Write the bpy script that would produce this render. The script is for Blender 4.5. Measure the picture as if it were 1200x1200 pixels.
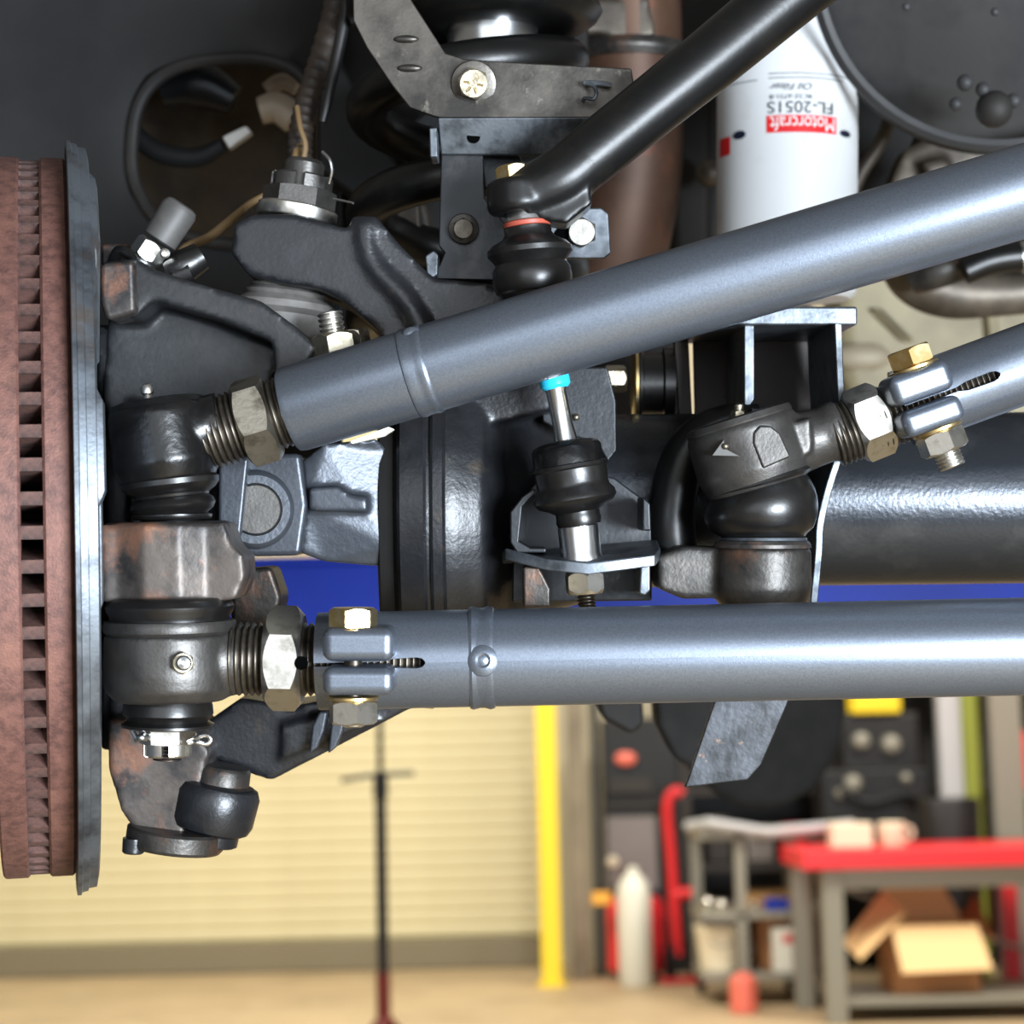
import bpy, bmesh, math, random
from mathutils import Vector, Matrix
random.seed(7)
for o in list(bpy.data.objects):
    bpy.data.objects.remove(o, do_unlink=True)
SC = bpy.context.scene
COL = SC.collection
PI = math.pi

# ------------------------------------------------------------------ camera
FPX = 2325.0                       # focal length in pixels of a 1200 px frame
PITCH, ROLL = math.radians(7.35), math.radians(-1.3)
CAM = Vector((0, 0, 1.25))
ROT = Matrix.Rotation(PI/2 + PITCH, 3, 'X') @ Matrix.Rotation(ROLL, 3, 'Z')
camd = bpy.data.cameras.new('camera'); camo = bpy.data.objects.new('camera', camd); COL.objects.link(camo)
camo.location = CAM; camo.rotation_euler = ROT.to_euler()
camd.sensor_width = 36; camd.lens = FPX/1200*36; camd.clip_start = 0.05; camd.clip_end = 100
camd.dof.use_dof = True; camd.dof.focus_distance = 1.02; camd.dof.aperture_fstop = 9.5
SC.camera = camo
RGT, UP, FWD = ROT @ Vector((1, 0, 0)), ROT @ Vector((0, 1, 0)), ROT @ Vector((0, 0, -1))

# ------------------------------------------------------------------ world, lights, exposure
W = bpy.data.worlds.new('shop_light'); SC.world = W; W.use_nodes = True
W.node_tree.nodes['Background'].inputs[0].default_value = (1.0, 0.95, 0.86, 1)
W.node_tree.nodes['Background'].inputs[1].default_value = 0.17
def area(name, loc, target, sx, sy, power, color):
    l = bpy.data.lights.new(name, 'AREA'); l.shape = 'RECTANGLE'; l.size = sx; l.size_y = sy
    l.energy = power; l.color = color
    o = bpy.data.objects.new(name, l); COL.objects.link(o); o.location = loc
    o.rotation_euler = (Vector(target) - Vector(loc)).to_track_quat('-Z', 'Y').to_euler()
    return o
area('key_softbox', (1.15, -0.9, 1.0), (0.10, 1.0, 1.38), 0.9, 0.60, 150, (0.82, 0.91, 1.0))  # key softbox right of the camera, placed for the tube highlights
area('bay_door_fill', (-0.5, -5.0, 1.7), (0, 1.0, 1.4), 6.0, 3.0, 110, (0.88, 0.94, 1.0))  # broad fill light behind the camera, standing in for bay-door daylight
area('shop_ceiling_lamp', (-1.5, 8.0, 4.6), (-1.5, 11.5, 0.6), 3.0, 1.2, 235, (1.0, 0.95, 0.86))
area('shop_ceiling_lamp', (3.0, 7.5, 4.6), (2.0, 11.0, 0.6), 3.0, 1.2, 215, (1.0, 0.95, 0.86))
SC.view_settings.view_transform = 'Standard'; SC.view_settings.look = 'None'
SC.view_settings.gamma = 1; SC.view_settings.exposure = 0.35
SC.view_settings.use_curve_mapping = False

# ------------------------------------------------------------------ measuring helpers
def P(x, y, k=0.0):
    """point seen at pixel x, y, k millimetres beyond the one-metre plane"""
    d = 1 + k/1000
    return CAM + FWD*d + RGT*((x-600)/FPX*d) + UP*((600-y)/FPX*d)
def S(k): return (1 + k/1000)/FPX
def atY(x, y, Y):
    r = FWD + RGT*((x-600)/FPX) + UP*((600-y)/FPX)
    return CAM + r*(Y/r.y)
def ground(x, y):
    r = FWD + RGT*((x-600)/FPX) + UP*((600-y)/FPX)
    return CAM + r*(-CAM.z/r.z)
def frame2(ox, oy, deg):
    c, s = math.cos(math.radians(deg)), math.sin(math.radians(deg))
    return lambda u, v: (ox + u*c - v*s, oy + u*s + v*c)

# ------------------------------------------------------------------ materials
def lin(c):
    r = []
    for v in c:
        v /= 255
        r.append(v/12.92 if v <= .04045 else ((v+.055)/1.055)**2.4)
    return (*r, 1)
MATS = {}
def mat(name, c, metal=0.0, rough=0.5, var=None, bump=None, coat=0.0, rvar=None, spec=0.5):
    """var = [(colour, scale, low, high), ...] noise-masked colours; bump = (scale, strength)"""
    m = bpy.data.materials.new(name); m.use_nodes = True; MATS[name] = m
    nt = m.node_tree; n = nt.nodes; L = nt.links; b = n['Principled BSDF']
    b.inputs['Base Color'].default_value = lin(c); b.inputs['Metallic'].default_value = metal
    b.inputs['Roughness'].default_value = rough; b.inputs['Specular IOR Level'].default_value = spec
    if coat:
        b.inputs['Coat Weight'].default_value = coat; b.inputs['Coat Roughness'].default_value = 0.25
    tc = n.new('ShaderNodeTexCoord')
    prev = None
    for i, (c2, sc, lo, hi) in enumerate(var or []):
        nz = n.new('ShaderNodeTexNoise'); nz.inputs['Scale'].default_value = sc; nz.inputs['Detail'].default_value = 6
        nz.inputs['Roughness'].default_value = 0.62
        mp = n.new('ShaderNodeMapping'); mp.inputs['Location'].default_value = (i*3.7, i*1.3, 0)
        L.new(tc.outputs['Object'], mp.inputs[0]); L.new(mp.outputs[0], nz.inputs['Vector'])
        mr = n.new('ShaderNodeMapRange'); mr.inputs[1].default_value = lo; mr.inputs[2].default_value = hi
        L.new(nz.outputs['Fac'], mr.inputs[0])
        mx = n.new('ShaderNodeMix'); mx.data_type = 'RGBA'
        L.new(mr.outputs[0], mx.inputs['Factor'])
        if prev is None: mx.inputs[6].default_value = lin(c)
        else: L.new(prev, mx.inputs[6])
        mx.inputs[7].default_value = lin(c2)
        prev = mx.outputs[2]
        if i == 0 and rvar is not None:
            rr = n.new('ShaderNodeMapRange'); rr.inputs[3].default_value = rough; rr.inputs[4].default_value = rvar
            L.new(mr.outputs[0], rr.inputs[0]); L.new(rr.outputs[0], b.inputs['Roughness'])
    if prev is not None: L.new(prev, b.inputs['Base Color'])
    if bump:
        nz = n.new('ShaderNodeTexNoise'); nz.inputs['Scale'].default_value = bump[0]; nz.inputs['Detail'].default_value = 3
        L.new(tc.outputs['Object'], nz.inputs['Vector'])
        bp = n.new('ShaderNodeBump'); bp.inputs['Strength'].default_value = bump[1]; bp.inputs['Distance'].default_value = 0.0006
        L.new(nz.outputs['Fac'], bp.inputs['Height']); L.new(bp.outputs[0], b.inputs['Normal'])
    return m
mat('tube_paint', (112, 119, 130), 0.8, 0.36, [((98, 105, 116), 900, .35, .7)], (1500, .10))
mat('cast_black', (26, 27, 30), 0.3, 0.34, [((36, 37, 40), 60, .45, .7), ((66, 56, 44), 26, .62, .76)], (420, .32))
mat('cast_grey', (64, 68, 75), 0.5, 0.38, [((54, 58, 64), 50, .4, .7)], (380, .35))
mat('knuckle_black', (26, 27, 29), 0.25, 0.42, [((40, 40, 41), 40, .45, .7), ((84, 60, 48), 22, .64, .74)], (300, .3))
mat('raw_iron', (70, 67, 64), 0.7, 0.42, [((44, 43, 42), 55, .4, .65), ((98, 72, 58), 34, .54, .70)], (420, .35))
mat('rusty_iron', (80, 73, 68), 0.5, 0.46, [((42, 40, 40), 28, .42, .6), ((118, 82, 64), 40, .55, .70)], (160, .6))
mat('rod_end_grey', (76, 74, 72), 0.75, 0.42, [((58, 56, 54), 70, .4, .7)], (600, .22))
mat('forged_black', (14, 14, 15), 0.3, 0.26, [((28, 27, 26), 60, .5, .75)], (260, .35))
mat('gloss_black', (11, 11, 11), 0.0, 0.36, [((22, 20, 18), 50, .5, .8)], (250, .12), spec=.32)
mat('rubber', (13, 12, 12), 0.0, 0.32, [((20, 19, 18), 70, .4, .7)], (500, .08))
mat('rubber_grey', (98, 95, 92), 0.0, 0.55, [((70, 67, 64), 60, .4, .7)])
mat('rotor_rust', (104, 70, 62), 0.25, 0.62, [((76, 50, 45), 180, .4, .65), ((122, 84, 72), 30, .52, .75)], (900, .5))
mat('rotor_vent', (90, 62, 55), 0.15, 0.75, [((52, 37, 34), 120, .4, .65)], (700, .5))
mat('shield_zinc', (104, 110, 117), 0.75, 0.45, [((56, 58, 62), 30, .46, .68), ((96, 84, 74), 18, .58, .72)], (500, .2))
mat('zinc', (206, 204, 198), 1.0, 0.30, [((150, 146, 136), 120, .5, .75)], (400, .1))
mat('old_zinc', (168, 160, 142), 1.0, 0.38, [((98, 90, 74), 120, .5, .7)], (500, .2))
mat('nut_steel', (150, 144, 132), 1.0, 0.40, [((92, 86, 76), 70, .46, .66)], (300, .25))
mat('hole_shade', (5, 5, 5), 0.0, 1.0, spec=0.0)  # flat black that paints in the shade of drilled holes
mat('axle_paint', (48, 51, 56), 0.65, 0.28, [((62, 64, 68), 40, .5, .72)], (420, .30))
mat('shade_beige', (142, 132, 104), 0.0, 0.6, [((112, 102, 78), 7, .42, .64)])  # beige darkened to paint the distant wall in shade
mat('gold_zinc', (206, 178, 120), 1.0, 0.32, [((226, 214, 180), 90, .45, .7)])
mat('thread_steel', (84, 78, 70), 0.9, 0.38, [((48, 44, 40), 90, .45, .7)])
mat('bracket_steel', (84, 80, 75), 0.8, 0.40, [((46, 44, 42), 22, .42, .62), ((120, 114, 106), 90, .62, .75)], (500, .15))
mat('bracket_blue', (108, 114, 121), 0.8, 0.40, [((60, 64, 69), 60, .45, .66)], (500, .15))
mat('bracket_dark', (38, 40, 43), 0.6, 0.36, [((60, 60, 62), 50, .54, .74)], (400, .2))
mat('bracket_brown', (42, 29, 22), 0.2, 0.5, [((22, 17, 15), 26, .4, .65)], (200, .2))
mat('plate_worn', (54, 56, 60), 0.65, 0.44, [((30, 31, 33), 60, .42, .62), ((110, 88, 72), 110, .64, .72)], (300, .3))
mat('liner', (22, 23, 25), 0.0, 0.62, [((32, 32, 33), 9, .4, .7)], (300, .2), spec=.3)
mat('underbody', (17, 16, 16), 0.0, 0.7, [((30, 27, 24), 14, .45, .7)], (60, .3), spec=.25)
mat('brown_cavity', (74, 60, 40), 0.1, 0.6, [((26, 22, 19), 12, .4, .65)])
mat('exhaust_brown', (84, 61, 47), 0.4, 0.42, [((58, 40, 32), 9, .4, .65), ((112, 62, 45), 14, .6, .75)])
mat('cast_tan', (90, 82, 72), 0.5, 0.5, [((54, 48, 42), 20, .4, .65)], (120, .3))
mat('drum_black', (27, 26, 27), 0.0, 0.62, [((40, 38, 36), 14, .42, .62)], (200, .2), spec=.3)
mat('drum_rim', (56, 56, 57), 0.2, 0.55, spec=.3)
mat('filter_white', (196, 198, 200), 0.0, 0.5, [((176, 174, 167), 18, .55, .75)], spec=.3)
mat('print_red', (196, 30, 34), 0.0, 0.5, spec=.2); mat('print_dark', (34, 36, 42), 0.0, 0.6, spec=.2)
mat('print_navy', (22, 27, 44), 0.0, 0.6, spec=.2); mat('print_white', (215, 215, 215), 0.0, 0.5, spec=.2)
mat('loom', (58, 46, 36), 0.0, 0.6, [((38, 34, 32), 60, .4, .65)]); mat('wire_tan', (122, 98, 66), 0.0, 0.55)
mat('hose_black', (22, 22, 22), 0.0, 0.4); mat('cap_grey', (70, 68, 66), 0.0, 0.55, [((56, 54, 52), 60, .4, .7)])
mat('pale_plastic', (206, 204, 200), 0.0, 0.45); mat('beige_plastic', (176, 160, 140), 0.0, 0.5)
mat('blue_band', (40, 176, 214), 0.0, 0.3); mat('red_seal', (150, 68, 52), 0.0, 0.45)
mat('bright_steel', (200, 202, 204), 1.0, 0.26)
mat('lift_blue', (16, 50, 168), 0.0, 0.5, [((12, 42, 146), 3, .4, .7)], spec=.25)
mat('tyre', (19, 18, 17), 0.0, 0.8, [((27, 25, 24), 40, .4, .7)], spec=.2)
# shop
mat('concrete', (196, 172, 134), 0.0, 0.55, [((172, 150, 116), 1.3, .4, .7), ((206, 184, 148), 5, .5, .8)])
mat('door_cream', (222, 211, 168), 0.0, 0.5, [((213, 201, 158), 1.5, .4, .7)])
mat('wall_cream', (196, 186, 158), 0.0, 0.7, [((180, 170, 142), 1.0, .4, .7)])
mat('door_bar', (128, 118, 94), 0.0, 0.6); mat('yellow_paint', (240, 208, 34), 0.0, 0.45)
mat('column_grey', (150, 138, 116), 0.1, 0.55, [((120, 110, 92), 3, .4, .7)])
mat('shop_black', (17, 17, 17), 0.1, 0.5, [((32, 30, 28), 4, .45, .7)]); mat('shop_dark', (44, 39, 35), 0.1, 0.6)
mat('panel_grey', (122, 114, 110), 0.2, 0.5); mat('steel_grey', (142, 138, 124), 0.3, 0.5)
mat('red_paint', (210, 32, 36), 0.0, 0.4); mat('red_bright', (232, 44, 52), 0.0, 0.4); mat('salmon', (240, 120, 100), 0.0, 0.4)
mat('white_paint', (226, 224, 208), 0.0, 0.45); mat('cream_box', (234, 222, 192), 0.0, 0.6)
mat('card', (206, 158, 100), 0.0, 0.7); mat('card_lit', (240, 200, 142), 0.0, 0.7); mat('card_dark', (156, 106, 60), 0.0, 0.7)
mat('green_yellow', (168, 176, 70), 0.0, 0.5); mat('grey_light', (184, 184, 184), 0.1, 0.5); mat('stand_red', (106, 26, 20), 0.1, 0.5)
mat('stand_black', (28, 26, 28), 0.3, 0.45); mat('orange', (236, 168, 58), 0.0, 0.5); mat('chrome', (230, 226, 214), 1.0, 0.12)

# ------------------------------------------------------------------ object helpers
ORG = {}
def thing(name, label, cat, at, group=None, kind=None, rot=None):
    o = bpy.data.objects.new(name, None); COL.objects.link(o); o.empty_display_size = 0.02
    o.location = at; o['label'] = label; o['category'] = cat
    if group: o['group'] = group
    if kind: o['kind'] = kind
    if rot is not None: o.rotation_euler = rot
    ORG[o.name] = Vector(at)
    return o
def tag(o, label, cat, group=None, kind=None):
    o['label'] = label; o['category'] = cat
    if group: o['group'] = group
    if kind: o['kind'] = kind
    return o
def spline(pts, n=8):
    """Catmull-Rom through tuples"""
    pts = [Vector(p) for p in pts]; out = []
    q = [pts[0]*2 - pts[1]] + pts + [pts[-1]*2 - pts[-2]]
    for i in range(1, len(q)-2):
        a, b, c, d = q[i-1:i+3]
        for j in range(n):
            t = j/n
            out.append(.5*((2*b) + (c-a)*t + (2*a-5*b+4*c-d)*t*t + (3*b-a-3*c+d)*t**3))
    return out + [pts[-1]]

class MB:
    def __init__(s): s.v = []; s.f = []
    def add(s, v, f):
        o = len(s.v); s.v += [Vector(p) for p in v]; s.f += [tuple(i+o for i in q) for q in f]; return s
    def rings(s, R, close=True, cap0=True, cap1=True):
        n = len(R[0]); v = [p for r in R for p in r]; f = []
        for i in range(len(R)-1):
            for j in range(n if close else n-1):
                k = (j+1) % n
                f.append((i*n+j, i*n+k, (i+1)*n+k, (i+1)*n+j))
        if cap0: f.append(tuple(range(n))[::-1])
        if cap1: f.append(tuple((len(R)-1)*n + j for j in range(n)))
        return s.add(v, f)
    # --- revolve, axis in world space, metres
    def latheW(s, A, axis, prof, n=40, cap=True, ref=None, span=2*PI, phase=0.0):
        w = Vector(axis).normalized()
        u = Vector(ref) if ref is not None else (RGT if abs(w.dot(RGT)) < .8 else FWD)
        u = (u - w*u.dot(w)).normalized(); v = w.cross(u)
        full = abs(span-2*PI) < 1e-6; m = n if full else n+1
        R = []
        for t, r in prof:
            R.append([A + w*t + (u*math.cos(phase+span*j/n) + v*math.sin(phase+span*j/n))*max(r, 1e-6) for j in range(m)])
        return s.rings(R, full, cap, cap)
    # --- revolve along a->b given in pixels; profile (t, r) in pixels at a's depth
    def lathe(s, a, b, prof, n=40, cap=True, **kw):
        A, B = P(*a), P(*b); q = S(a[2])
        return s.latheW(A, B-A, [(t*q, r*q) for t, r in prof], n, cap, **kw)
    def hexW(s, A, axis, r, h, ch=.14, ref=None, phase=0.0, ends=(1, 1), m=10):
        """hexagon with turned chamfers; r = corner radius"""
        w = Vector(axis).normalized()
        u = Vector(ref) if ref is not None else (RGT if abs(w.dot(RGT)) < .8 else FWD)
        u = (u - w*u.dot(w)).normalized(); v = w.cross(u); R = []
        af = r*math.cos(PI/6); n = 6*m; r0 = af*.95; cc = []
        for j in range(n):
            th = 2*PI*j/n; hx = af/math.cos((th % (PI/3)) - PI/6)
            cc.append((u*math.cos(th+phase) + v*math.sin(th+phase), hx, ch*(hx-r0)/(r-r0)))
        R.append([A + d*r0*.5 for d, hx, tc in cc])
        R.append([A + d*(r0 if ends[0] else hx) for d, hx, tc in cc])
        if ends[0]: R.append([A + d*hx + w*(h*tc) for d, hx, tc in cc])
        if ends[1]: R.append([A + d*hx + w*(h*(1-tc)) for d, hx, tc in cc])
        R.append([A + d*(r0 if ends[1] else hx) + w*h for d, hx, tc in cc])
        R.append([A + d*r0*.5 + w*h for d, hx, tc in cc])
        return s.rings(R)
    def castle(s, a, b, r, h, phase=0.0, gap=.30):
        """castle nut: hexagon body and six crown segments"""
        A, B = P(*a), P(*b); q = S(a[2]); w = (B-A).normalized()
        s.hexW(A, w, r*q, h*q*.62, ch=.08, phase=phase)
        for i in range(6):
            c = phase + i*PI/3
            a0, sp = c - PI/6 + gap/2, PI/3 - gap
            A2 = A + w*(h*q*.6)
            u = (RGT - w*RGT.dot(w)).normalized(); v = w.cross(u); R = []
            for j in range(6):
                an = a0 + sp*j/5; d = u*math.cos(an) + v*math.sin(an)
                R.append([A2 + d*(rr*r*q) + w*(t*h*q) for t, rr in ((0, .55), (0, .85), (.34, .85), (.4, .78), (.4, .55))])
            s.rings(R)
        return s
    def hex(s, a, b, r, h, **kw):
        A, B = P(*a), P(*b); q = S(a[2])
        return s.hexW(A, B-A, r*q, h*q, **kw)
    def thread(s, a, b, r, pitch, dep, n=36):
        A, B = P(*a), P(*b); q = S(a[2]); Ln = (B-A).length/q; pr = []; t = 0
        while t < Ln:
            pr += [(t, r-dep), (t+pitch*.38, r), (t+pitch*.55, r)]; t += pitch
        pr.append((Ln, r-dep))
        return s.lathe(a, b, pr, n)
    def tube(s, pts, r, n=20, sub=8, cap=True):
        """pts (x, y, k) pixels; r pixels or list"""
        rr = r if isinstance(r, (list, tuple)) else [r]*len(pts)
        q = [(P(*p), rr[i]*S(p[2])) for i, p in enumerate(pts)]
        pos = spline([p for p, _ in q], sub) if len(q) > 2 and sub > 1 else [p for p, _ in q]
        rad = [x[0] for x in spline([Vector((x, 0)) for _, x in q], sub)] if len(q) > 2 and sub > 1 else [x for _, x in q]
        return s.tubeW(pos, rad, n, cap)
    def tubeW(s, pos, rad, n=16, cap=True):
        pos = [Vector(p) for p in pos]
        if not isinstance(rad, (list, tuple)): rad = [rad]*len(pos)
        R = []; u = None
        for i, p in enumerate(pos):
            w = (pos[min(i+1, len(pos)-1)] - pos[max(i-1, 0)]).normalized()
            if u is None:
                u = Vector((.31, .52, .79)); 
            u = (u - w*u.dot(w)).normalized(); v = w.cross(u)
            R.append([p + (u*math.cos(2*PI*j/n) + v*math.sin(2*PI*j/n))*rad[i] for j in range(n)])
        return s.rings(R, True, cap, cap)
    def prism(s, poly, k, th, dk=None, sh=(0, 0)):
        """outline in pixels at depth k, th millimetres deep; dk = per-vertex depth offsets"""
        f = [P(x, y, k + (dk[i] if dk else 0)) for i, (x, y) in enumerate(poly)]
        off = FWD*(th/1000) + RGT*(sh[0]/1000) + UP*(sh[1]/1000)
        return s.rings([f, [p+off for p in f]])
    def box(s, x0, x1, y0, y1, k, th, deg=0):
        F = frame2((x0+x1)/2, (y0+y1)/2, deg); a, b = (x1-x0)/2, (y1-y0)/2
        return s.prism([F(-a, -b), F(a, -b), F(a, b), F(-a, b)], k, th)
    def boxW(s, c, d, rz=0.0):
        c = Vector(c); x, y, z = d[0]/2, d[1]/2, d[2]/2; m = Matrix.Rotation(rz, 3, 'Z')
        v = [c + m @ Vector((i*x, j*y, l*z)) for i, j, l in ((-1,-1,-1),(1,-1,-1),(1,1,-1),(-1,1,-1),(-1,-1,1),(1,-1,1),(1,1,1),(-1,1,1))]
        return s.add(v, [(0,3,2,1),(4,5,6,7),(0,1,5,4),(1,2,6,5),(2,3,7,6),(3,0,4,7)])
    def sphere(s, p, r, sc=(1, 1, 1), n=16):
        p = Vector(p); R = []
        for i in range(1, n//2):
            a = PI*i/(n//2)
            R.append([p + RGT*(sc[0]*r*math.sin(a)*math.cos(2*PI*j/n)) + FWD*(sc[1]*r*math.sin(a)*math.sin(2*PI*j/n)) + UP*(sc[2]*r*math.cos(a)) for j in range(n)])
        return s.rings(R)
    def slotted(s, a, b, r, wall, gaps, n=44):
        """tube with a slit facing the viewer; gaps (t, half gap) in pixels"""
        A, B = P(*a), P(*b); q = S(a[2]); w = (B-A).normalized()
        u = -FWD; u = (u - w*u.dot(w)).normalized(); v = w.cross(u); vv = []; m = 2*(n+1)
        for t, g in gaps:
            ph = math.asin(min(.9, g/r))
            for rad in (r, r-wall):
                for j in range(n+1):
                    an = ph + (2*PI-2*ph)*j/n
                    vv.append(A + w*(t*q) + (u*math.cos(an) + v*math.sin(an))*rad*q)
        f = []; G = len(gaps)
        for i in range(G-1):
            o, p = i*m, (i+1)*m
            for j in range(n):
                f.append((o+j, o+j+1, p+j+1, p+j)); f.append((o+n+1+j+1, o+n+1+j, p+n+1+j, p+n+1+j+1))
            f.append((o, p, p+n+1, o+n+1)); f.append((o+n, o+2*n+1, p+2*n+1, p+n))
        for o in (0, (G-1)*m):
            for j in range(n): f.append((o+j, o+j+1, o+n+1+j+1, o+n+1+j))
        return s.add(vv, f)
    def build(s, name, m, parent=None, angle=35, bevel=0, remesh=0, smooth=6, local=False, seg=2, sub=0):
        vs = s.v
        if local: c = Vector((0, 0, 0))
        else:
            lo = [min(p[i] for p in vs) for i in range(3)]; hi = [max(p[i] for p in vs) for i in range(3)]
            c = Vector([(lo[i]+hi[i])/2 for i in range(3)])
        me = bpy.data.meshes.new(name)
        bm = bmesh.new(); bv = [bm.verts.new(p-c) for p in vs]
        for q in s.f:
            try: bm.faces.new([bv[i] for i in q])
            except ValueError: pass
        bmesh.ops.recalc_face_normals(bm, faces=bm.faces)
        lim = math.radians(angle)
        for f in bm.faces: f.smooth = True
        if not bevel and not remesh:
            for e in bm.edges:
                if len(e.link_faces) == 2 and e.calc_face_angle(0) > lim: e.smooth = False
        bm.to_mesh(me); bm.free(); me.materials.append(MATS[m])
        o = bpy.data.objects.new(name, me); COL.objects.link(o)
        if parent is not None:
            o.parent = parent
            o.location = c - (ORG[parent.name] if not local else Vector((0, 0, 0)))
        else: o.location = c
        ORG[o.name] = c.copy()
        if remesh:
            d = o.modifiers.new('remesh', 'REMESH'); d.mode = 'VOXEL'; d.voxel_size = remesh/1000; d.use_smooth_shade = True
            d = o.modifiers.new('smooth', 'SMOOTH'); d.iterations = smooth; d.factor = .5
        if bevel:
            d = o.modifiers.new('bevel', 'BEVEL'); d.width = bevel/1000; d.segments = seg; d.limit_method = 'ANGLE'
            d.angle_limit = math.radians(30); d.harden_normals = True
        if sub:
            d = o.modifiers.new('subsurf', 'SUBSURF'); d.levels = sub; d.render_levels = sub
        return o

# ================================================================== SETTING
def struct(o): o['kind'] = 'structure'; return o
YB = 12.85
struct(MB().boxW((0, 5, -.05), (20, 18, .1)).build('floor', 'concrete'))
struct(MB().boxW((0, YB+.3, 3), (20, .2, 6), 0).build('wall_back', 'wall_cream'))
dx1 = atY(636, 1000, YB).x; dx0 = -5.0
door = thing('door_1', 'cream roller door of horizontal slats behind the yellow post', 'door', ((dx0+dx1)/2, YB, 0), kind='structure')
del door['category']
MB().boxW(((dx0+dx1)/2, YB+.10, 2.0), (dx1-dx0, .05, 3.7)).build('door_backing', 'door_cream', door)
MB().boxW(((dx0+dx1)/2, YB+.03, .09), (dx1-dx0, .1, .17)).build('bottom_bar', 'door_bar', door, bevel=8)
prof = [(0, 0), (.008, .006), (.026, .012), (.043, .014), (.060, .012), (.078, .006), (.084, 0)]
slat = None
for i in range(42):
    if slat is None:
        b = MB(); b.rings([[Vector((x, YB+.06-d, .19+z)) for z, d in prof] + [Vector((x, YB+.09, .19+.084)), Vector((x, YB+.09, .19))] for x in (dx0, dx1)])
        slat = b.build('slat', 'door_cream', door, angle=60)
    else:
        c = slat.copy(); COL.objects.link(c); c.location.z += .085*i
# ---- guide column and posts
b = MB(); p = ground(676, 1128); b.boxW((p.x, 12.1, 1.5), (.10, .12, 3.0)).build('door_guide_column', 'column_grey', bevel=8)
o = bpy.data.objects['door_guide_column']; tag(o, 'worn grey-beige column beside the yellow post', 'column')
b = MB(); b.boxW((p.x+.12, 12.2, 1.5), (.05, .12, 3.0)); tag(b.build('dark_upright', 'shop_black', bevel=5), 'narrow black upright right of the grey-beige column', 'upright')
p = ground(647, 1155); yp = thing('yellow_post', 'bright yellow square steel post standing on the shop floor', 'post', (p.x, p.y, 0))
MB().boxW((p.x, p.y, 1.25), (.115, .115, 2.5)).build('post_tube', 'yellow_paint', yp, bevel=10)
MB().boxW((p.x, p.y, .008), (.17, .17, .016)).build('base_plate', 'yellow_paint', yp, bevel=3)

# ---- blue lift beam
a0, a1 = atY(215, 700, 3.6), atY(1290, 700, 3.6)
lb = thing('lift_beam', 'blue painted steel lift beam behind the axle', 'beam', ((a0.x+a1.x)/2, 3.6, a0.z))
zc = (atY(700, 655, 3.6).z + atY(700, 790, 3.6).z)/2; hz = atY(700, 655, 3.6).z - atY(700, 790, 3.6).z
MB().boxW(((a0.x+a1.x)/2, 3.6, zc), (a1.x-a0.x, .12, hz)).build('web', 'lift_blue', lb, bevel=6)
for sgn in (1, -1):
    MB().boxW(((a0.x+a1.x)/2, 3.6, zc+sgn*hz/2), (a1.x-a0.x, .18, .014)).build('flange', 'lift_blue', lb, bevel=3)

# ================================================================== BRAKE ROTOR
near = P(35, 607, -75); dv = Vector((near.x-CAM.x, near.y-CAM.y, 0)).normalized()
ang = math.atan2(-dv.x, dv.y) - math.radians(.8)
RR = .2005; axis = Vector((math.cos(ang), math.sin(ang), 0)); inw = Vector((-math.sin(ang), math.cos(ang), 0))
rc = near + inw*RR; rc.z = P(46, 607, 125).z
rot = thing('brake_rotor', 'rusty vented brake disc seen edge-on at the left', 'brake disc', rc, rot=(0, -.022, ang))
X = Vector((1, 0, 0)); O3 = Vector((0, 0, 0))
def ring_prof(a0, a1, ri, ro, ch=.0012): return [(a0, ri), (a0, ro-ch), (a0+ch, ro), (a1-ch, ro), (a1, ro-ch), (a1, ri), (a0, ri)]
MB().latheW(O3, X, ring_prof(-.0190, -.0050, .110, RR), 160, False, ref=(0, 0, 1)).build('outer_plate', 'rotor_rust', rot, local=True)
MB().latheW(O3, X, ring_prof(.0055, .0190, .110, RR), 160, False, ref=(0, 0, 1)).build('inner_plate', 'rotor_rust', rot, local=True)
MB().latheW(O3, X, [(-.075, .0), (-.075, .080), (-.070, .084), (-.019, .084), (-.014, .112), (-.008, .112), (-.008, .06)], 64, False, ref=(0, 0, 1)).build('hat', 'rotor_rust', rot, local=True)
MB().latheW(O3, X, [(-.006, .1105), (.0065, .1105)], 64, False, ref=(0, 0, 1)).build('vent_blocker', 'rotor_vent', rot, local=True)  # added ring that stops light leaking through the vents
vane = None; NV = 78
for i in range(NV):
    if vane is None:
        b = MB(); h = .0036
        pts = [(.114, -.003), (.150, -.0045), (RR-.0016, -h), (RR-.0016, h*.75), (.150, .0035), (.114, .003)]
        b.rings([[Vector((x, -r, t)) for r, t in pts] for x in (-.0055, .006)])
        vane = b.build('vane', 'rotor_vent', rot, local=True)
    else:
        c = vane.copy(); COL.objects.link(c); c.rotation_euler = (2*PI*i/NV, 0, 0)

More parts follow.
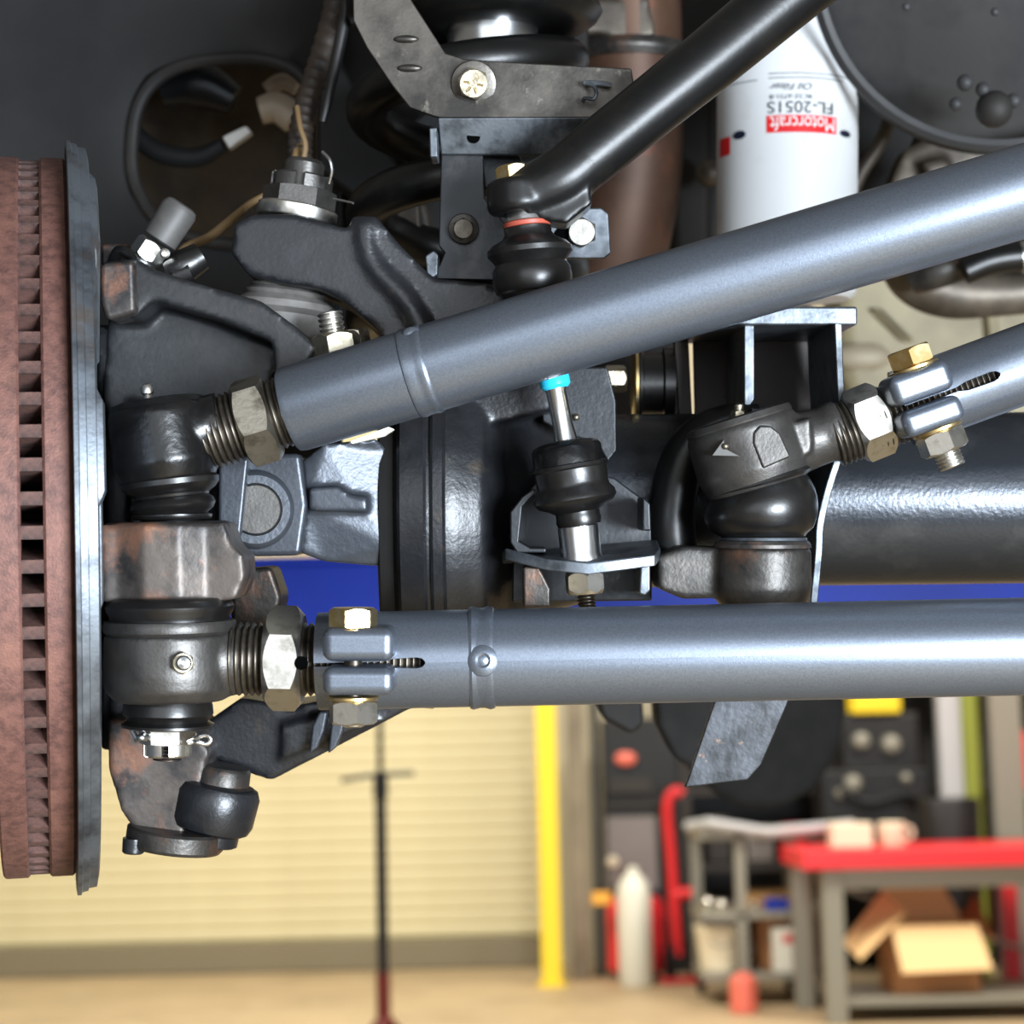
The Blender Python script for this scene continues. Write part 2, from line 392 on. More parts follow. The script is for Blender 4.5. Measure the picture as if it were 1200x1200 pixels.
# ---- dust shield
ds = thing('dust_shield', 'thin grey metal dust shield beside the rusty brake disc', 'dust shield', rc + axis*.0235, rot=(0, -.022, ang))
RS = .211
MB().latheW(O3, X, [(-.0040, RS-.003), (-.0035, RS), (-.0015, RS), (-.0010, RS-.0015), (.0022, RS-.0022), (.0026, RS-.0036), (.0068, RS-.0042), (.0078, RS-.009), (.0080, .075), (.0066, .075), (.0066, RS-.012), (.0020, RS-.006), (-.0040, RS-.003)], 140, False, ref=(0, 0, 1)).build('shield_plate', 'shield_zinc', ds, local=True, angle=25)
for c0, c1, rr0, of in ((-1.0, -.55, RS-.006, .0115), (-.62, -.40, RS-.004, .0095), (-.20, .12, RS-.005, .0112), (.03, .4, RS-.013, .0095)):
    # angle measured from the edge nearest the viewer, positive downwards
    b = MB(); R = []
    for j in range(25):
        t = j/24; a = c0 + (c1-c0)*t; e = min(1, 6*min(t, 1-t)); d = of*(.55+.45*e)
        y, z = -math.cos(a), -math.sin(a)
        R.append([Vector((x, y*r, z*r)) for x, r in ((.006, rr0-.001), (d*.9, rr0-.002), (d, rr0-.007), (d, .12), (.006, .12))])
    b.rings(R); b.build('pressed_rib', 'shield_zinc', ds, local=True, angle=40)

# ================================================================== STEERING KNUCKLE
kn = thing('steering_knuckle', 'black cast steering knuckle with rusty boss beside the dust shield', 'knuckle', P(200, 700, 80))
b = MB()
b.prism([(118, 306), (160, 303), (182, 316), (240, 334), (305, 352), (350, 385), (372, 408), (360, 430), (322, 440), (318, 400), (250, 372), (180, 352), (158, 372), (124, 372)], 55, 60)
b.prism([(128, 340), (300, 362), (320, 385), (319, 470), (292, 500), (130, 520), (120, 470)], 92, 40)
b.prism([(150, 470), (292, 500), (290, 560), (284, 660), (262, 660), (200, 650), (150, 640)], 85, 40)
b.prism([(120, 440), (160, 440), (160, 900), (128, 900)], 100, 45)
b.prism([(109, 380), (150, 380), (150, 880), (117, 880)], 118, 40)
b.build('knuckle_body', 'knuckle_black', kn, remesh=2.0, smooth=5)
b = MB(); b.prism([(256, 530), (292, 532), (284, 610), (280, 648), (255, 640)], 48, 40); b.build('arm_web', 'cast_grey', kn, bevel=2)
b = MB(); b.prism([(117, 308), (157, 304), (159, 366), (140, 372), (124, 376), (116, 350)], 46, 30); b.build('top_pad', 'rusty_iron', kn, bevel=3)
# rusty boss that carries both ball studs
b = MB()
b.lathe((197, 611, 12), (199, 708, 12), [(0, 70), (4, 77), (88, 77), (94, 70)], 12, phase=.2)
b.prism([(200, 618), (262, 612), (272, 640), (286, 652), (287, 678), (276, 702), (250, 706), (200, 704)], -12, 45)
b.prism([(118, 615), (150, 615), (150, 706), (120, 706)], -14, 80)
b.build('steering_arm_boss', 'rusty_iron', kn, remesh=1.5, smooth=4)
b = MB(); b.prism([(270, 668), (318, 664), (330, 700), (320, 742), (270, 740)], 70, 40); b.build('lower_web', 'raw_iron', kn, bevel=3)
b = MB()
b.prism([(126, 842), (222, 845), (246, 880), (232, 930), (212, 985), (165, 985), (142, 952), (126, 900)], 62, 70)
b.prism([(200, 890), (270, 900), (262, 975), (200, 985)], 75, 50)
b.build('lower_neck', 'rusty_iron', kn, remesh=1.8, smooth=5)
b = MB(); b.lathe((262, 897, 75), (243, 1000, 75), [(0, 30), (4, 33), (20, 34), (22, 40)], 44); b.build('seal_collar', 'raw_iron', kn)
b = MB(); b.lathe((258, 917, 75), (239, 1000, 75), [(0, 38), (3, 46), (12, 50), (45, 49), (54, 45), (58, 38), (58, 36), (70, 36), (72, 33)], 48); b.build('ball_joint_socket', 'cast_black', kn, bevel=0)
b = MB(); b.lathe((207, 970, 70), (203, 1000, 70), [(0, 54), (3, 57), (20, 57), (24, 54)], 48, ref=None); b.build('lower_plate', 'raw_iron', kn)
b = MB(); b.lathe((157, 982, 55), (156, 1000, 55), [(0, 13), (16, 13), (18, 11)], 24); b.build('stop_pin', 'cast_black', kn)

# ---- upper ball joint
ub = thing('upper_ball_joint', 'ball joint with slotted castle nut on top of the cast arm', 'ball joint', P(350, 280, 130))
ax = lambda t, k=120: (352+t*.09, 195+t, k)
b = MB(); b.lathe((338, 322, 120), (330, 400, 120), [(0, 36), (6, 42), (9, 36), (14, 44), (17, 40), (22, 50), (26, 46), (34, 58), (42, 60), (48, 52), (60, 50), (76, 50)], 44); b.build('dust_boot', 'rubber_grey', ub)
b = MB(); b.lathe((347, 258, 120), (352, 230, 120), [(0, 46), (2, 47), (14, 47), (16, 45)], 44); b.build('washer', 'zinc', ub)
b = MB(); b.castle((349, 247, 120), (355, 200, 120), 43, 42, phase=.06); nut = b.build('castle_nut', 'rod_end_grey', ub, angle=20)
b = MB(); b.lathe((354, 214, 120), (358, 184, 120), [(-16, 23), (3, 24), (22, 24), (27, 20)], 36); b.build('stud_tip', 'rod_end_grey', nut)
b = MB(); b.tube([(378, 178, 100), (386, 187, 97), (389, 200, 97), (386, 215, 100)], 2.2, 8); b.tube([(391, 233, 92), (414, 238, 82)], 1.6, 8, 1); b.build('cotter_pin', 'bright_steel', nut)

# ================================================================== AXLE HOUSING
KA = 175
axh = thing('axle_housing', 'black axle housing with C-shaped end, round tube and welded brackets', 'axle housing', P(700, 600, KA))
b = MB()
b.prism([(274, 262), (296, 250), (345, 250), (410, 268), (412, 252), (440, 252), (470, 288), (508, 325), (600, 335), (650, 360), (655, 480), (560, 500), (482, 500), (470, 440), (444, 390), (402, 352), (372, 338), (330, 332), (290, 322), (270, 296)], 88, 66)
b.lathe((478, 600, KA), (700, 598, KA), [(0, 214), (4, 222), (30, 224), (60, 218), (92, 205), (118, 160), (160, 120), (220, 105)], 64, ref=UP)
b.tube([(428, 262, 92), (430, 292, 91), (444, 318, 90), (470, 345, 89), (490, 376, 88), (502, 405, 87)], [15, 14, 13, 13, 13, 13], 14)
b.build('end_yoke', 'cast_black', axh, remesh=2.0, smooth=6)
b = MB(); b.lathe((476, 600, KA), (700, 598, KA), [(0, 214), (2, 222), (5, 226), (30, 230), (33, 227), (33, 218), (37, 218), (37, 226), (40, 228), (50, 228), (53, 224), (54, 214)], 120, False, ref=UP); b.build('machined_flange', 'cast_black', axh, angle=30)
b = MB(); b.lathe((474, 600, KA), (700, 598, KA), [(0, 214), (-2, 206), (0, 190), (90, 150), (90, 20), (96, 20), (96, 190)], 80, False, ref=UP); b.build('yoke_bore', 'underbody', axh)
b = MB(); b.lathe((455, 600, KA), (700, 598, KA), [(0, 60), (0, 198), (3, 206), (22, 212)], 80, ref=UP); b.build('seal_ring', 'underbody', axh)  # dark disc added so the recess by the flange reads as shaded
b = MB()
b.prism([(236, 850), (282, 818), (340, 828), (500, 800), (520, 822), (478, 832), (440, 852), (318, 915), (290, 906), (240, 884)], 92, 55)
b.prism([(330, 850), (410, 830), (440, 845), (330, 890)], 88, 20)
b.build('lower_arm', 'cast_black', axh, remesh=2.0, smooth=4)
for x in (362, 384):
    b = MB(); b.prism([(x, 884), (x+4, 850), (x+12, 834), (x+22, 834), (x+18, 856), (x+10, 876)], 78, 18); b.build('arm_fin', 'cast_grey', axh, bevel=1.5)
b = MB(); b.lathe((600, 588, KA), (1340, 582, KA), [(0, 104), (20, 102), (360, 101), (740, 100), (1150, 100)], 72, ref=UP); b.build('axle_tube', 'axle_paint', axh)
# spring seat: plate, gussets, panel
b = MB(); b.box(812, 1005, 359, 381, 85, 120, 0); b.build('seat_plate', 'bracket_blue', axh, bevel=1.5)
b = MB(); b.prism([(872, 380), (884, 380), (884, 468), (876, 480), (872, 474)], 92, 90); b.build('seat_gusset', 'bracket_blue', axh, bevel=.8)
b = MB()
pth = spline([Vector(p+(0,)) for p in ((978, 378), (980, 430), (983, 490), (981, 525), (966, 575), (957, 615), (955, 650), (949, 712))], 5)
b.prism([(p.x, p.y) for p in pth] + [(p.x+8.5, p.y+1) for p in pth[::-1]], 78, 100); b.build('seat_gusset', 'bracket_blue', axh, bevel=.7)
b = MB(); b.prism([(812, 382), (978, 382), (982, 520), (955, 640), (818, 640)], 192, 6); b.build('seat_panel', 'bracket_brown', axh, bevel=1)
b = MB(); b.prism([(788, 380), (806, 380), (812, 500), (796, 500)], 185, 6); b.build('seat_panel', 'bracket_brown', axh, bevel=1)
# cup that holds the ball stud of the right-hand link
b = MB()
b.lathe((893, 640, 62), (893, 716, 62), [(0, 50), (3, 57), (50, 58), (66, 52), (76, 46)], 40)
b.prism([(770, 652), (800, 640), (850, 642), (880, 650), (880, 700), (800, 702), (772, 690)], 55, 60)
b.build('link_cup', 'raw_iron', axh, remesh=1.6, smooth=4)
b = MB(); b.lathe((893, 634, 62), (893, 700, 62), [(0, 40), (0, 54), (4, 57), (8, 57)], 48); b.build('cup_rim', 'rusty_iron', axh)
b = MB(); b.tube([(890, 488, 95), (850, 494, 95), (815, 515, 98), (795, 555, 102), (787, 610, 105), (792, 670, 105)], [15, 20, 24, 27, 28, 28], 20); b.build('casting_arm', 'gloss_black', axh)
b = MB(); b.hex((866, 499, 70), (866, 470, 70), 10, 18); b.lathe((866, 483, 70), (866, 470, 70), [(0, 6), (8, 6), (10, 3)], 16); b.build('vent_fitting', 'old_zinc', axh, angle=25)
b = MB(); b.box(880, 898, 478, 492, 74, 20, 3); b.build('arm_tab', 'bracket_dark', axh, bevel=1)
# end-link bracket
b = MB(); b.prism([(602, 598), (628, 565), (648, 545), (720, 560), (758, 588), (764, 612), (764, 704), (600, 706)], 100, 6); b.build('link_bracket_plate', 'bracket_dark', axh, bevel=1.2)
b = MB(); b.prism([(598, 600), (612, 582), (626, 572), (628, 578), (612, 594), (608, 634), (622, 642), (640, 642), (640, 648), (606, 648), (598, 636)], 55, 46); b.build('bracket_flange', 'bracket_dark', axh, bevel=.9)
b = MB()
A = [P(588, 648, 96), P(592, 642, 60), P(640, 655, 42), P(690, 660, 36), P(768, 650, 44), P(774, 642, 60), P(770, 632, 100)]
b.rings([A, [p - UP*.0062 for p in A]]); b.build('bracket_shelf', 'bracket_blue', axh, bevel=.9)
b = MB(); b.prism([(613, 664), (632, 664), (645, 690), (645, 712), (613, 712)], 52, 40); b.build('bracket_leg', 'raw_iron', axh, bevel=1.5)
b = MB(); b.prism([(751, 660), (762, 658), (762, 692), (756, 698), (749, 696)], 50, 45); b.build('bracket_leg', 'bracket_blue', axh, bevel=1)
b = MB(); b.prism([(753, 582), (762, 590), (763, 622), (753, 622)], 50, 45); b.build('bracket_leg', 'bracket_dark', axh, bevel=1)
b = MB(); b.prism([(628, 430), (712, 430), (722, 470), (723, 528), (712, 542), (700, 520), (660, 508), (636, 494)], 118, 6); b.build('bracket_ear', 'bracket_dark', axh, bevel=1.2)
b = MB(); b.sphere(P(675, 489, 112), .0022); b.build('rivet', 'old_zinc', axh)
b = MB(); b.lathe((745, 450, 200), (790, 450, 200), [(0, 40), (3, 44), (6, 44), (8, 36), (30, 36), (32, 42), (44, 42)], 40, ref=UP); b.build('rubber_bushing', 'rubber', axh)
b = MB(); b.lathe((741, 450, 200), (790, 450, 200), [(0, 44), (2, 47), (5, 47), (6, 44)], 40, ref=UP); b.build('bushing_sleeve', 'gold_zinc', axh)
b = MB(); b.hex((708, 444, 185), (740, 444, 185), 16, 26, ref=UP); b.build('bushing_nut', 'old_zinc', axh, angle=20)
# bracket blade hanging below
bl = thing('hanging_bracket', 'worn grey steel plate hanging below the lower grey tube', 'plate', P(862, 870, 130))
b = MB(); b.prism([(842, 800), (930, 800), (922, 826), (892, 896), (876, 914), (802, 923), (806, 914), (836, 826)], 120, 6); b.build('blade', 'plate_worn', bl, bevel=.8)
b = MB(); b.prism([(842, 780), (932, 780), (928, 806), (840, 806)], 118, 40); b.build('blade_mount', 'cast_black', bl, bevel=2)

# ---- axle shaft universal joint
uj = thing('universal_joint', 'grey painted axle universal joint between rusty boss and round flange', 'joint', P(370, 590, 80))
b = MB(); b.prism([(270, 532), (352, 531), (360, 592), (352, 651), (300, 652), (270, 645)], 60, 60); b.build('shaft_yoke', 'cast_grey', uj, bevel=3)
b = MB(); b.lathe((300, 597, 60), (299, 597, 40), [(0, 47), (6, 44), (9, 40), (9, 31), (6, 30)], 48, False, ref=RGT); b.build('cap_ring', 'cast_grey', uj)
b = MB(); b.lathe((300, 597, 60), (299, 597, 40), [(0, 30), (7, 30), (9, 28)], 40, ref=RGT); b.build('bearing_cap', 'rod_end_grey', uj)
b = MB(); b.prism([(354, 540), (380, 520), (440, 514), (454, 528), (459, 590), (458, 640), (448, 664), (380, 658), (352, 648), (360, 592)], 66, 60, dk=[2, 0, 4, 10, 6, 8, 14, 8, 4, 0])
b.prism([(362, 572), (396, 570), (410, 580), (430, 582), (430, 600), (362, 598)], 60, 30); b.build('shaft_body', 'cast_grey', uj, remesh=1.5, smooth=5)
b = MB(); b.prism([(410, 517), (455, 500), (462, 503), (450, 511), (412, 520)], 55, 8); b.build('balance_tab', 'white_paint', uj, bevel=.5)

# ---- steering stop bolt
sb = thing('stop_bolt', 'short threaded zinc bolt with lock nut above the upper grey tube', 'bolt', P(390, 395, 60))
b = MB(); b.thread((394, 412, 62), (386, 366, 62), 15, 6, 2.2, 28); b.build('threaded_shank', 'zinc', sb)
b = MB(); b.hex((397, 425, 62), (391, 388, 62), 30, 34, phase=.3); b.build('lock_nut', 'old_zinc', sb, angle=20)
b = MB(); b.hex((412, 414, 85), (406, 386, 85), 25, 26, phase=.1); b.build('lock_nut', 'old_zinc', sb, angle=20)

# ================================================================== TIE ROD (lower tube)
tr = thing('tie_rod', 'lower grey painted tie rod tube lying level across the picture', 'tie rod', P(760, 770, 0))
TA, TB = (374, 775, 0), (1790, 745, -8)
gaps = [(0, 2.2), (70, 2.2), (84, 3.0), (90, 5.2), (118, 6.4), (124, 5), (127, 2), (128, .02), (1418, .02)]
b = MB(); b.slotted(TA, TB, 57, 13, gaps, 64); tube = b.build('tube', 'tube_paint', tr, angle=40)
b = MB(); b.lathe((549, 771, 0), (600, 770, 0), [(0, 56), (1.5, 59.2), (5, 60.6), (12, 58.8), (18, 58.6), (25, 60.6), (29.5, 59.4), (32, 56)], 64, ref=UP); b.build('weld_bead', 'tube_paint', tube)
b = MB(); b.lathe((566, 774, -23.6), (566, 774, -40), [(0, 19), (4.5, 18), (7, 14), (8, 9), (6.4, 6), (7.4, 3), (7.5, 0)], 32); b.build('plug_weld', 'tube_paint', tube)
for nm, y0, y1 in (('clamp_ear', 736, 775.5), ('clamp_ear', 782, 816)):
    b = MB(); b.box(377, 462, y0, y1, -46, 40); b.build(nm, 'tube_paint', tr, bevel=5, seg=6)
cb = None
b = MB(); b.hex((414, 737, -32), (414, 700, -32), 29, 25, phase=.28); cb = b.build('clamp_bolt', 'gold_zinc', tr, angle=20)
b = MB(); b.lathe((414, 740.5, -32), (414, 700, -32), [(0, 28), (1, 30), (4, 30), (5, 28)], 40); b.build('washer', 'gold_zinc', cb)
b = MB(); b.lathe((414, 820, -32), (414, 730, -32), [(0, 11), (90, 11)], 24); b.build('bolt_shank', 'thread_steel', cb)
b = MB(); b.lathe((414, 815, -32), (414, 850, -32), [(0, 28), (1, 30), (4, 30), (5, 28)], 40); nw = b.build('washer', 'gold_zinc', tr)
b = MB(); b.hex((414, 820, -32), (414, 860, -32), 30, 28, phase=.28); b.build('clamp_nut', 'zinc', tr, angle=20)
b = MB(); b.lathe((414, 846, -32), (414, 860, -32), [(0, 15), (4, 14), (6, 10)], 24); b.build('bolt_tip', 'zinc', tr)
b = MB(); b.thread((270, 772, 0), (520, 774, 0), 43, 7.6, 4, 56); b.build('threaded_shank', 'thread_steel', tr, angle=60)
b = MB(); b.hex((312, 771, 0), (360, 772, 0), 62, 44, ref=-FWD, phase=PI/6, ch=.22); b.build('jam_nut', 'zinc', tr, angle=18)
b = MB(); b.lathe((353, 777, -18), (353, 777, -60), [(0, 8), (12.6, 8), (12.9, 7)], 24); b.build('set_hole_disc', 'hole_shade', tr)  # raised black disc painting the dark of a recess
re_ = MB()
re_.lathe((199, 741, 0), (200, 830, 0), [(0, 68), (2, 76), (20, 77), (48, 78), (66, 76), (76, 68), (80, 62)], 56)
re_.lathe((228, 774, 0), (290, 773, 0), [(0, 52), (30, 48), (42, 42), (56, 40), (60, 38)], 48, ref=UP)
re_ = re_.build('rod_end', 'rod_end_grey', tr, remesh=1.2, smooth=6)
b = MB(); b.lathe((199, 726, 0), (200, 800, 0), [(0, 68), (1, 76), (6, 78), (13, 77), (17, 73)], 56); b.build('boot_ring', 'rod_end_grey', re_)
b = MB(); b.lathe((199, 700, 0), (200, 800, 0), [(0, 66), (4, 72), (10, 75), (16, 74), (22, 70), (28, 70)], 56); b.build('dust_boot', 'rubber', re_)
b = MB(); b.lathe((197, 820, 0), (196, 900, 0), [(0, 50), (6, 52), (16, 53), (20, 49), (24, 47), (28, 54), (31, 54), (33, 48)], 48); b.build('lower_seal', 'rubber', re_)
b = MB(); b.castle((196, 848, 0), (196, 900, 0), 33, 38, phase=math.radians(55)); nut = b.build('castle_nut', 'zinc', re_, angle=20)
b = MB(); b.thread((197, 860, 0), (196, 891, 0), 17, 4, 2, 24); b.build('stud_tip', 'raw_iron', nut)
b = MB(); b.tube([(160, 868, -6), (165, 864, -12), (172, 866, -10)], [3, 4, 3], 10); b.tube([(155, 856, -8), (162, 866, -10), (171, 858, -10)], [3, 3, 3], 10)
b.tube([(221, 869, -8), (232, 864, -12), (242, 862, -12), (247, 867, -12), (242, 872, -12), (230, 870, -12), (222, 871, -8)], 2.6, 10); b.build('cotter_pin', 'bright_steel', nut)
b = MB(); b.hex((214, 777, -31), (215, 777, -60), 13.5, 15, ref=UP); gf = b.build('grease_fitting', 'old_zinc', re_, angle=20)
b = MB(); b.lathe((215, 777, -37), (216.5, 777, -70), [(0, 7), (4, 7), (6, 9), (13, 9), (18, 7), (19, 3), (17, 2.2), (17, 0)], 20); b.build('nipple', 'bright_steel', gf)

# ================================================================== DRAG LINK (upper tube)
dl = thing('drag_link', 'upper grey painted drag link tube rising to the right', 'drag link', P(760, 350, 0))
DA, DB = (338, 481, 14), (1766, 55, -58)
b = MB()
A_, B_ = P(*DA), P(*DB); LL = (B_-A_).length
b.latheW(A_, B_-A_, [(0, .0170), (0, .0205), (.0008, .0216), (.0035, .0222), (LL*.14, .0224), (LL, .0227)], 72, True, ref=UP); dtube = b.build('tube', 'tube_paint', dl, angle=40)
def onD(t): p = A_.lerp(B_, t); return p
dirD = (B_-A_).normalized()
b = MB(); b.latheW(onD(.157*.672), dirD, [(0, .0220), (.0010, .0230), (.0030, .0233), (.006, .0228), (.0085, .0229), (.0105, .0233), (.012, .0230), (.013, .0221)], 64, True, ref=UP); b.build('weld_bead', 'tube_paint', dtube)
b = MB(); b.sphere(onD(.163*.672) + UP*.018 - FWD*.012, .0045, (1.2, .6, 1)); b.build('weld_lump', 'tube_paint', dtube)
DF = frame2(338, 481, -16.6)
def D(u, v=0, k=14): x, y = DF(u, v); return (x, y, k)
b = MB(); b.thread(D(-104), D(12), 42, 7.2, 4, 56); b.build('threaded_shank', 'thread_steel', dl, angle=60)
b = MB(); b.hex(D(-59, 1), D(40, 1), 54, 40, ref=-FWD, phase=.32, ch=.16); b.build('jam_nut', 'nut_steel', dl, angle=18)
E = MB()
ea = (184, 474, 12); eb = (200, 572, 12)
E.lathe(ea, eb, [(0, 50), (3, 57), (12, 60), (70, 62), (88, 56), (96, 50)], 52)
E.lathe((215, 508, 12), (262, 494, 12), [(0, 46), (20, 42), (36, 36), (48, 36)], 44, ref=UP)
E = E.build('rod_end', 'forged_black', dl, remesh=1.2, smooth=5)
b = MB(); b.lathe((183, 469, 12), (199, 567, 12), [(0, 48), (2, 54), (8, 56), (11, 54)], 48); b.build('end_cap', 'forged_black', E)
b = MB(); b.lathe((174, 474, 12), (171, 440, 12), [(0, 12), (4, 11), (6, 6), (11, 5), (13, 7.5), (19, 8), (23, 6), (25, 2)], 20); b.build('grease_fitting', 'zinc', E)
b = MB(); b.lathe((196, 545, 12), (203, 600, 12), [(0, 56), (4, 58), (9, 56), (12, 50)], 48); b.build('boot_ring', 'rubber', E)
b = MB(); b.lathe((198, 553, 12), (204, 605, 12), [(0, 44), (4, 52), (10, 57), (16, 57), (22, 52), (27, 44), (30, 43), (34, 48), (40, 50), (46, 47), (51, 40), (56, 38)], 52); b.build('dust_boot', 'rubber', E)
b = MB(); b.lathe((202, 601, 12), (203, 640, 12), [(0, 40), (2, 46), (5, 46), (8, 44)], 40); b.build('boot_seat', 'rubber', E)

# ================================================================== TRACK BAR (right-hand link)
tb = thing('track_bar', 'short grey adjustable link at the right with ball end and clamp', 'track bar', P(1000, 500, 60))
KT = 62
TF = frame2(1060, 478, -19.5)
def T(u, v=0, k=KT): x, y = TF(u, v); return (x, y, k)
gaps = [(0, 2.6), (62, 2.6), (68, 4), (74, 5.5), (104, 6), (110, 4.5), (113, 2), (114, .02), (600, .02)]
b = MB(); b.slotted(T(-4, 0), T(600, -6, KT-24), 46, 10, gaps, 56); b.build('tube', 'tube_paint', tb, angle=40)
for y0, y1 in ((-40, -3), (4, 36)):
    b = MB(); b.prism([TF(-8, y0), TF(67, y0), TF(67, y1), TF(-8, y1)], KT-40, 36); b.build('clamp_ear', 'tube_paint', tb, bevel=5, seg=6)
x, y = TF(26, -42); x2, y2 = TF(26, -80)
b = MB(); b.hex((x, y, KT-26), (x2, y2, KT-26), 28, 23, phase=.35); cb = b.build('clamp_bolt', 'gold_zinc', tb, angle=20)
x, y = TF(26, -38)
b = MB(); b.lathe((x, y, KT-26), (x2, y2, KT-26), [(0, 28), (1, 30), (4, 30), (5, 28)], 40); b.build('washer', 'gold_zinc', cb)
x, y = TF(28, 34); x2, y2 = TF(29, 90)
b = MB(); b.lathe((x, y, KT-26), (x2, y2, KT-26), [(0, 28), (1, 30), (4, 30), (5, 28)], 40); b.build('washer', 'gold_zinc', tb)
x, y = TF(28, 39)
b = MB(); b.hex((x, y, KT-26), (x2, y2, KT-26), 29, 26, phase=.35); b.build('clamp_nut', 'zinc', tb, angle=20)
x, y = TF(29, 62)
b = MB(); b.thread((x, y, KT-26), TF(30, 84)+(KT-26,), 16, 4.5, 1.6, 24); b.build('bolt_tip', 'zinc', tb)
b = MB(); b.thread(T(-92, 4), T(130, 0, KT-4), 37, 6.6, 3.5, 48); b.build('threaded_shank', 'thread_steel', tb, angle=60)
b = MB(); b.hex(T(-66, 3), T(0, 0), 45, 42, ref=-FWD, phase=.42, ch=.16); b.build('jam_nut', 'zinc', tb, angle=18)
E = MB()
E.lathe((866, 494, KT), (890, 572, KT), [(0, 58), (3, 63), (10, 66), (58, 67), (80, 60), (84, 54)], 52)
E.lathe((905, 530, KT), (985, 503, KT), [(0, 46), (30, 36), (62, 33), (76, 36), (86, 34)], 44, ref=UP)
E.prism([(925, 497), (950, 489), (952, 530), (932, 540)], KT-18, 25)
E = E.build('rod_end', 'rod_end_grey', tb, remesh=1.2, smooth=5)
b = MB(); b.lathe((864, 488, KT), (888, 566, KT), [(0, 56), (2, 62), (8, 64), (12, 62)], 48); b.build('end_cap', 'rod_end_grey', E)
F2 = frame2(902, 522, -17)
b = MB(); pts = [F2(-16, 24), F2(-18, -8), F2(-14, -20), F2(-4, -26), F2(8, -22), F2(16, -10), F2(20, 20)]; b.prism(pts, KT-31.5, 10); b.build('raised_mark', 'rod_end_grey', E, bevel=1.4, seg=3)
b = MB(); b.prism([(834, 534), (848, 515), (851, 526), (868, 535)], KT-29.5, 5); b.build('arrow_mark', 'cap_grey', E, bevel=.4)
b = MB(); b.sphere(P(850, 523, KT-30), .0018); b.build('pip', 'old_zinc', E)
b = MB(); b.lathe((888, 560, KT), (908, 628, KT), [(0, 54), (2, 62), (6, 63), (9, 60)], 52); b.build('boot_ring', 'rubber', E)
b = MB(); R = []
nb = 14
for i in range(nb+1):
    t = i/nb; c = P(888+8*t, 566+70*t, KT); tl = math.radians(-17*(1-t)); w = (-UP*math.cos(tl) + RGT*0 + RGT*math.sin(-tl)*1).normalized()
    u = RGT - w*RGT.dot(w); u.normalize(); v = w.cross(u); rad = (54 + 13*math.sin(PI*min(1, t*1.15))**.8 - 12*max(0, t-.8)/.2)*S(KT)
    R.append([c + (u*math.cos(2*PI*j/48) + v*math.sin(2*PI*j/48))*rad for j in range(48)])
b.rings(R); b.build('dust_boot', 'rubber', E)
b = MB(); b.lathe((895, 629, KT), (895, 660, KT), [(0, 44), (1, 50), (4, 51), (6, 48), (8, 48)], 44); b.build('boot_band', 'bracket_blue', E)

# ================================================================== SWAY BAR AND END LINK
sw = thing('sway_bar', 'thick glossy black bar slanting down from the top right', 'sway bar', P(780, 110, 60))
b = MB(); b.tube([(1010, -74, 70), (915, 2, 64), (830, 72, 58), (745, 140, 52), (690, 184, 48), (655, 212, 46)], [40, 39, 37.5, 36, 36, 34], 32); b.build('bar', 'gloss_black', sw)
b = MB()
b.tube([(700, 176, 48), (660, 208, 46), (625, 226, 46), (606, 238, 46)], [34, 36, 34, 33], 24)
b.lathe((605, 210, 46), (611, 268, 46), [(0, 30), (4, 36), (32, 38), (40, 34)], 36)
b.prism([(640, 205), (690, 190), (694, 238), (664, 262), (630, 256)], 36, 26)
b.build('eye', 'gloss_black', sw, remesh=1.3, smooth=8)
sl = thing('sway_bar_link', 'end link with rubber boots and bright rod hanging from the black bar', 'end link', P(655, 450, 50))
b = MB(); b.hex((602, 214, 46), (597, 180, 46), 20, 20, phase=.3); b.build('top_nut', 'gold_zinc', sl, angle=20)
b = MB(); b.lathe((616, 246, 46), (620, 290, 46), [(0, 24), (2, 25), (12, 25), (15, 26)], 36); b.build('collar', 'bright_steel', sl)
b = MB(); b.lathe((617, 259, 46), (621, 300, 46), [(0, 25), (2, 28), (6, 28), (8, 26)], 36); b.build('seal_ring', 'red_seal', sl)
b = MB(); b.lathe((618, 264, 46), (627, 360, 46), [(0, 25), (3, 28), (10, 28), (16, 32), (22, 44), (28, 50), (34, 50), (40, 45), (45, 42), (52, 46), (62, 47), (72, 46), (78, 44), (80, 40), (96, 36)], 48); b.build('upper_boot', 'rubber', sl)
la, lb2 = (630, 360, 50), (691, 716, 50)
b = MB(); b.lathe((640, 400, 50), (668, 540, 50), [(0, 15), (50, 15), (60, 12), (100, 12), (125, 15), (134, 18)], 32); b.build('rod', 'bright_steel', sl)
b = MB(); b.lathe((648, 438, 50), (655, 470, 50), [(0, 17), (2, 18), (14, 18), (18, 14)], 32); b.build('colour_band', 'blue_band', sl)
b = MB(); b.lathe((662, 516, 50), (676, 600, 50), [(0, 14), (2, 30), (5, 38), (9, 41), (30, 42), (32, 40)], 44); b.build('socket_housing', 'forged_black', sl)
b = MB(); b.lathe((667, 543, 50), (680, 620, 50), [(0, 40), (2, 44), (6, 45), (8, 43), (14, 43), (24, 42), (30, 43), (36, 48), (43, 49), (49, 44), (53, 34), (58, 26), (62, 26), (68, 27), (74, 25)], 44); b.build('lower_boot', 'rubber', sl)
b = MB(); b.lathe((677, 615, 50), (683, 670, 50), [(0, 22), (2, 24), (34, 24), (37, 25), (44, 25)], 36); b.build('sleeve', 'bright_steel', sl)
b = MB(); b.hex((684, 668, 50), (687, 712, 50), 24, 28, ch=.25, phase=.4); b.build('lock_nut', 'zinc', sl, angle=20)
b = MB(); b.thread((686, 690, 50), (689, 724, 50), 11, 4, 1.5, 20); b.build('stud', 'thread_steel', sl)

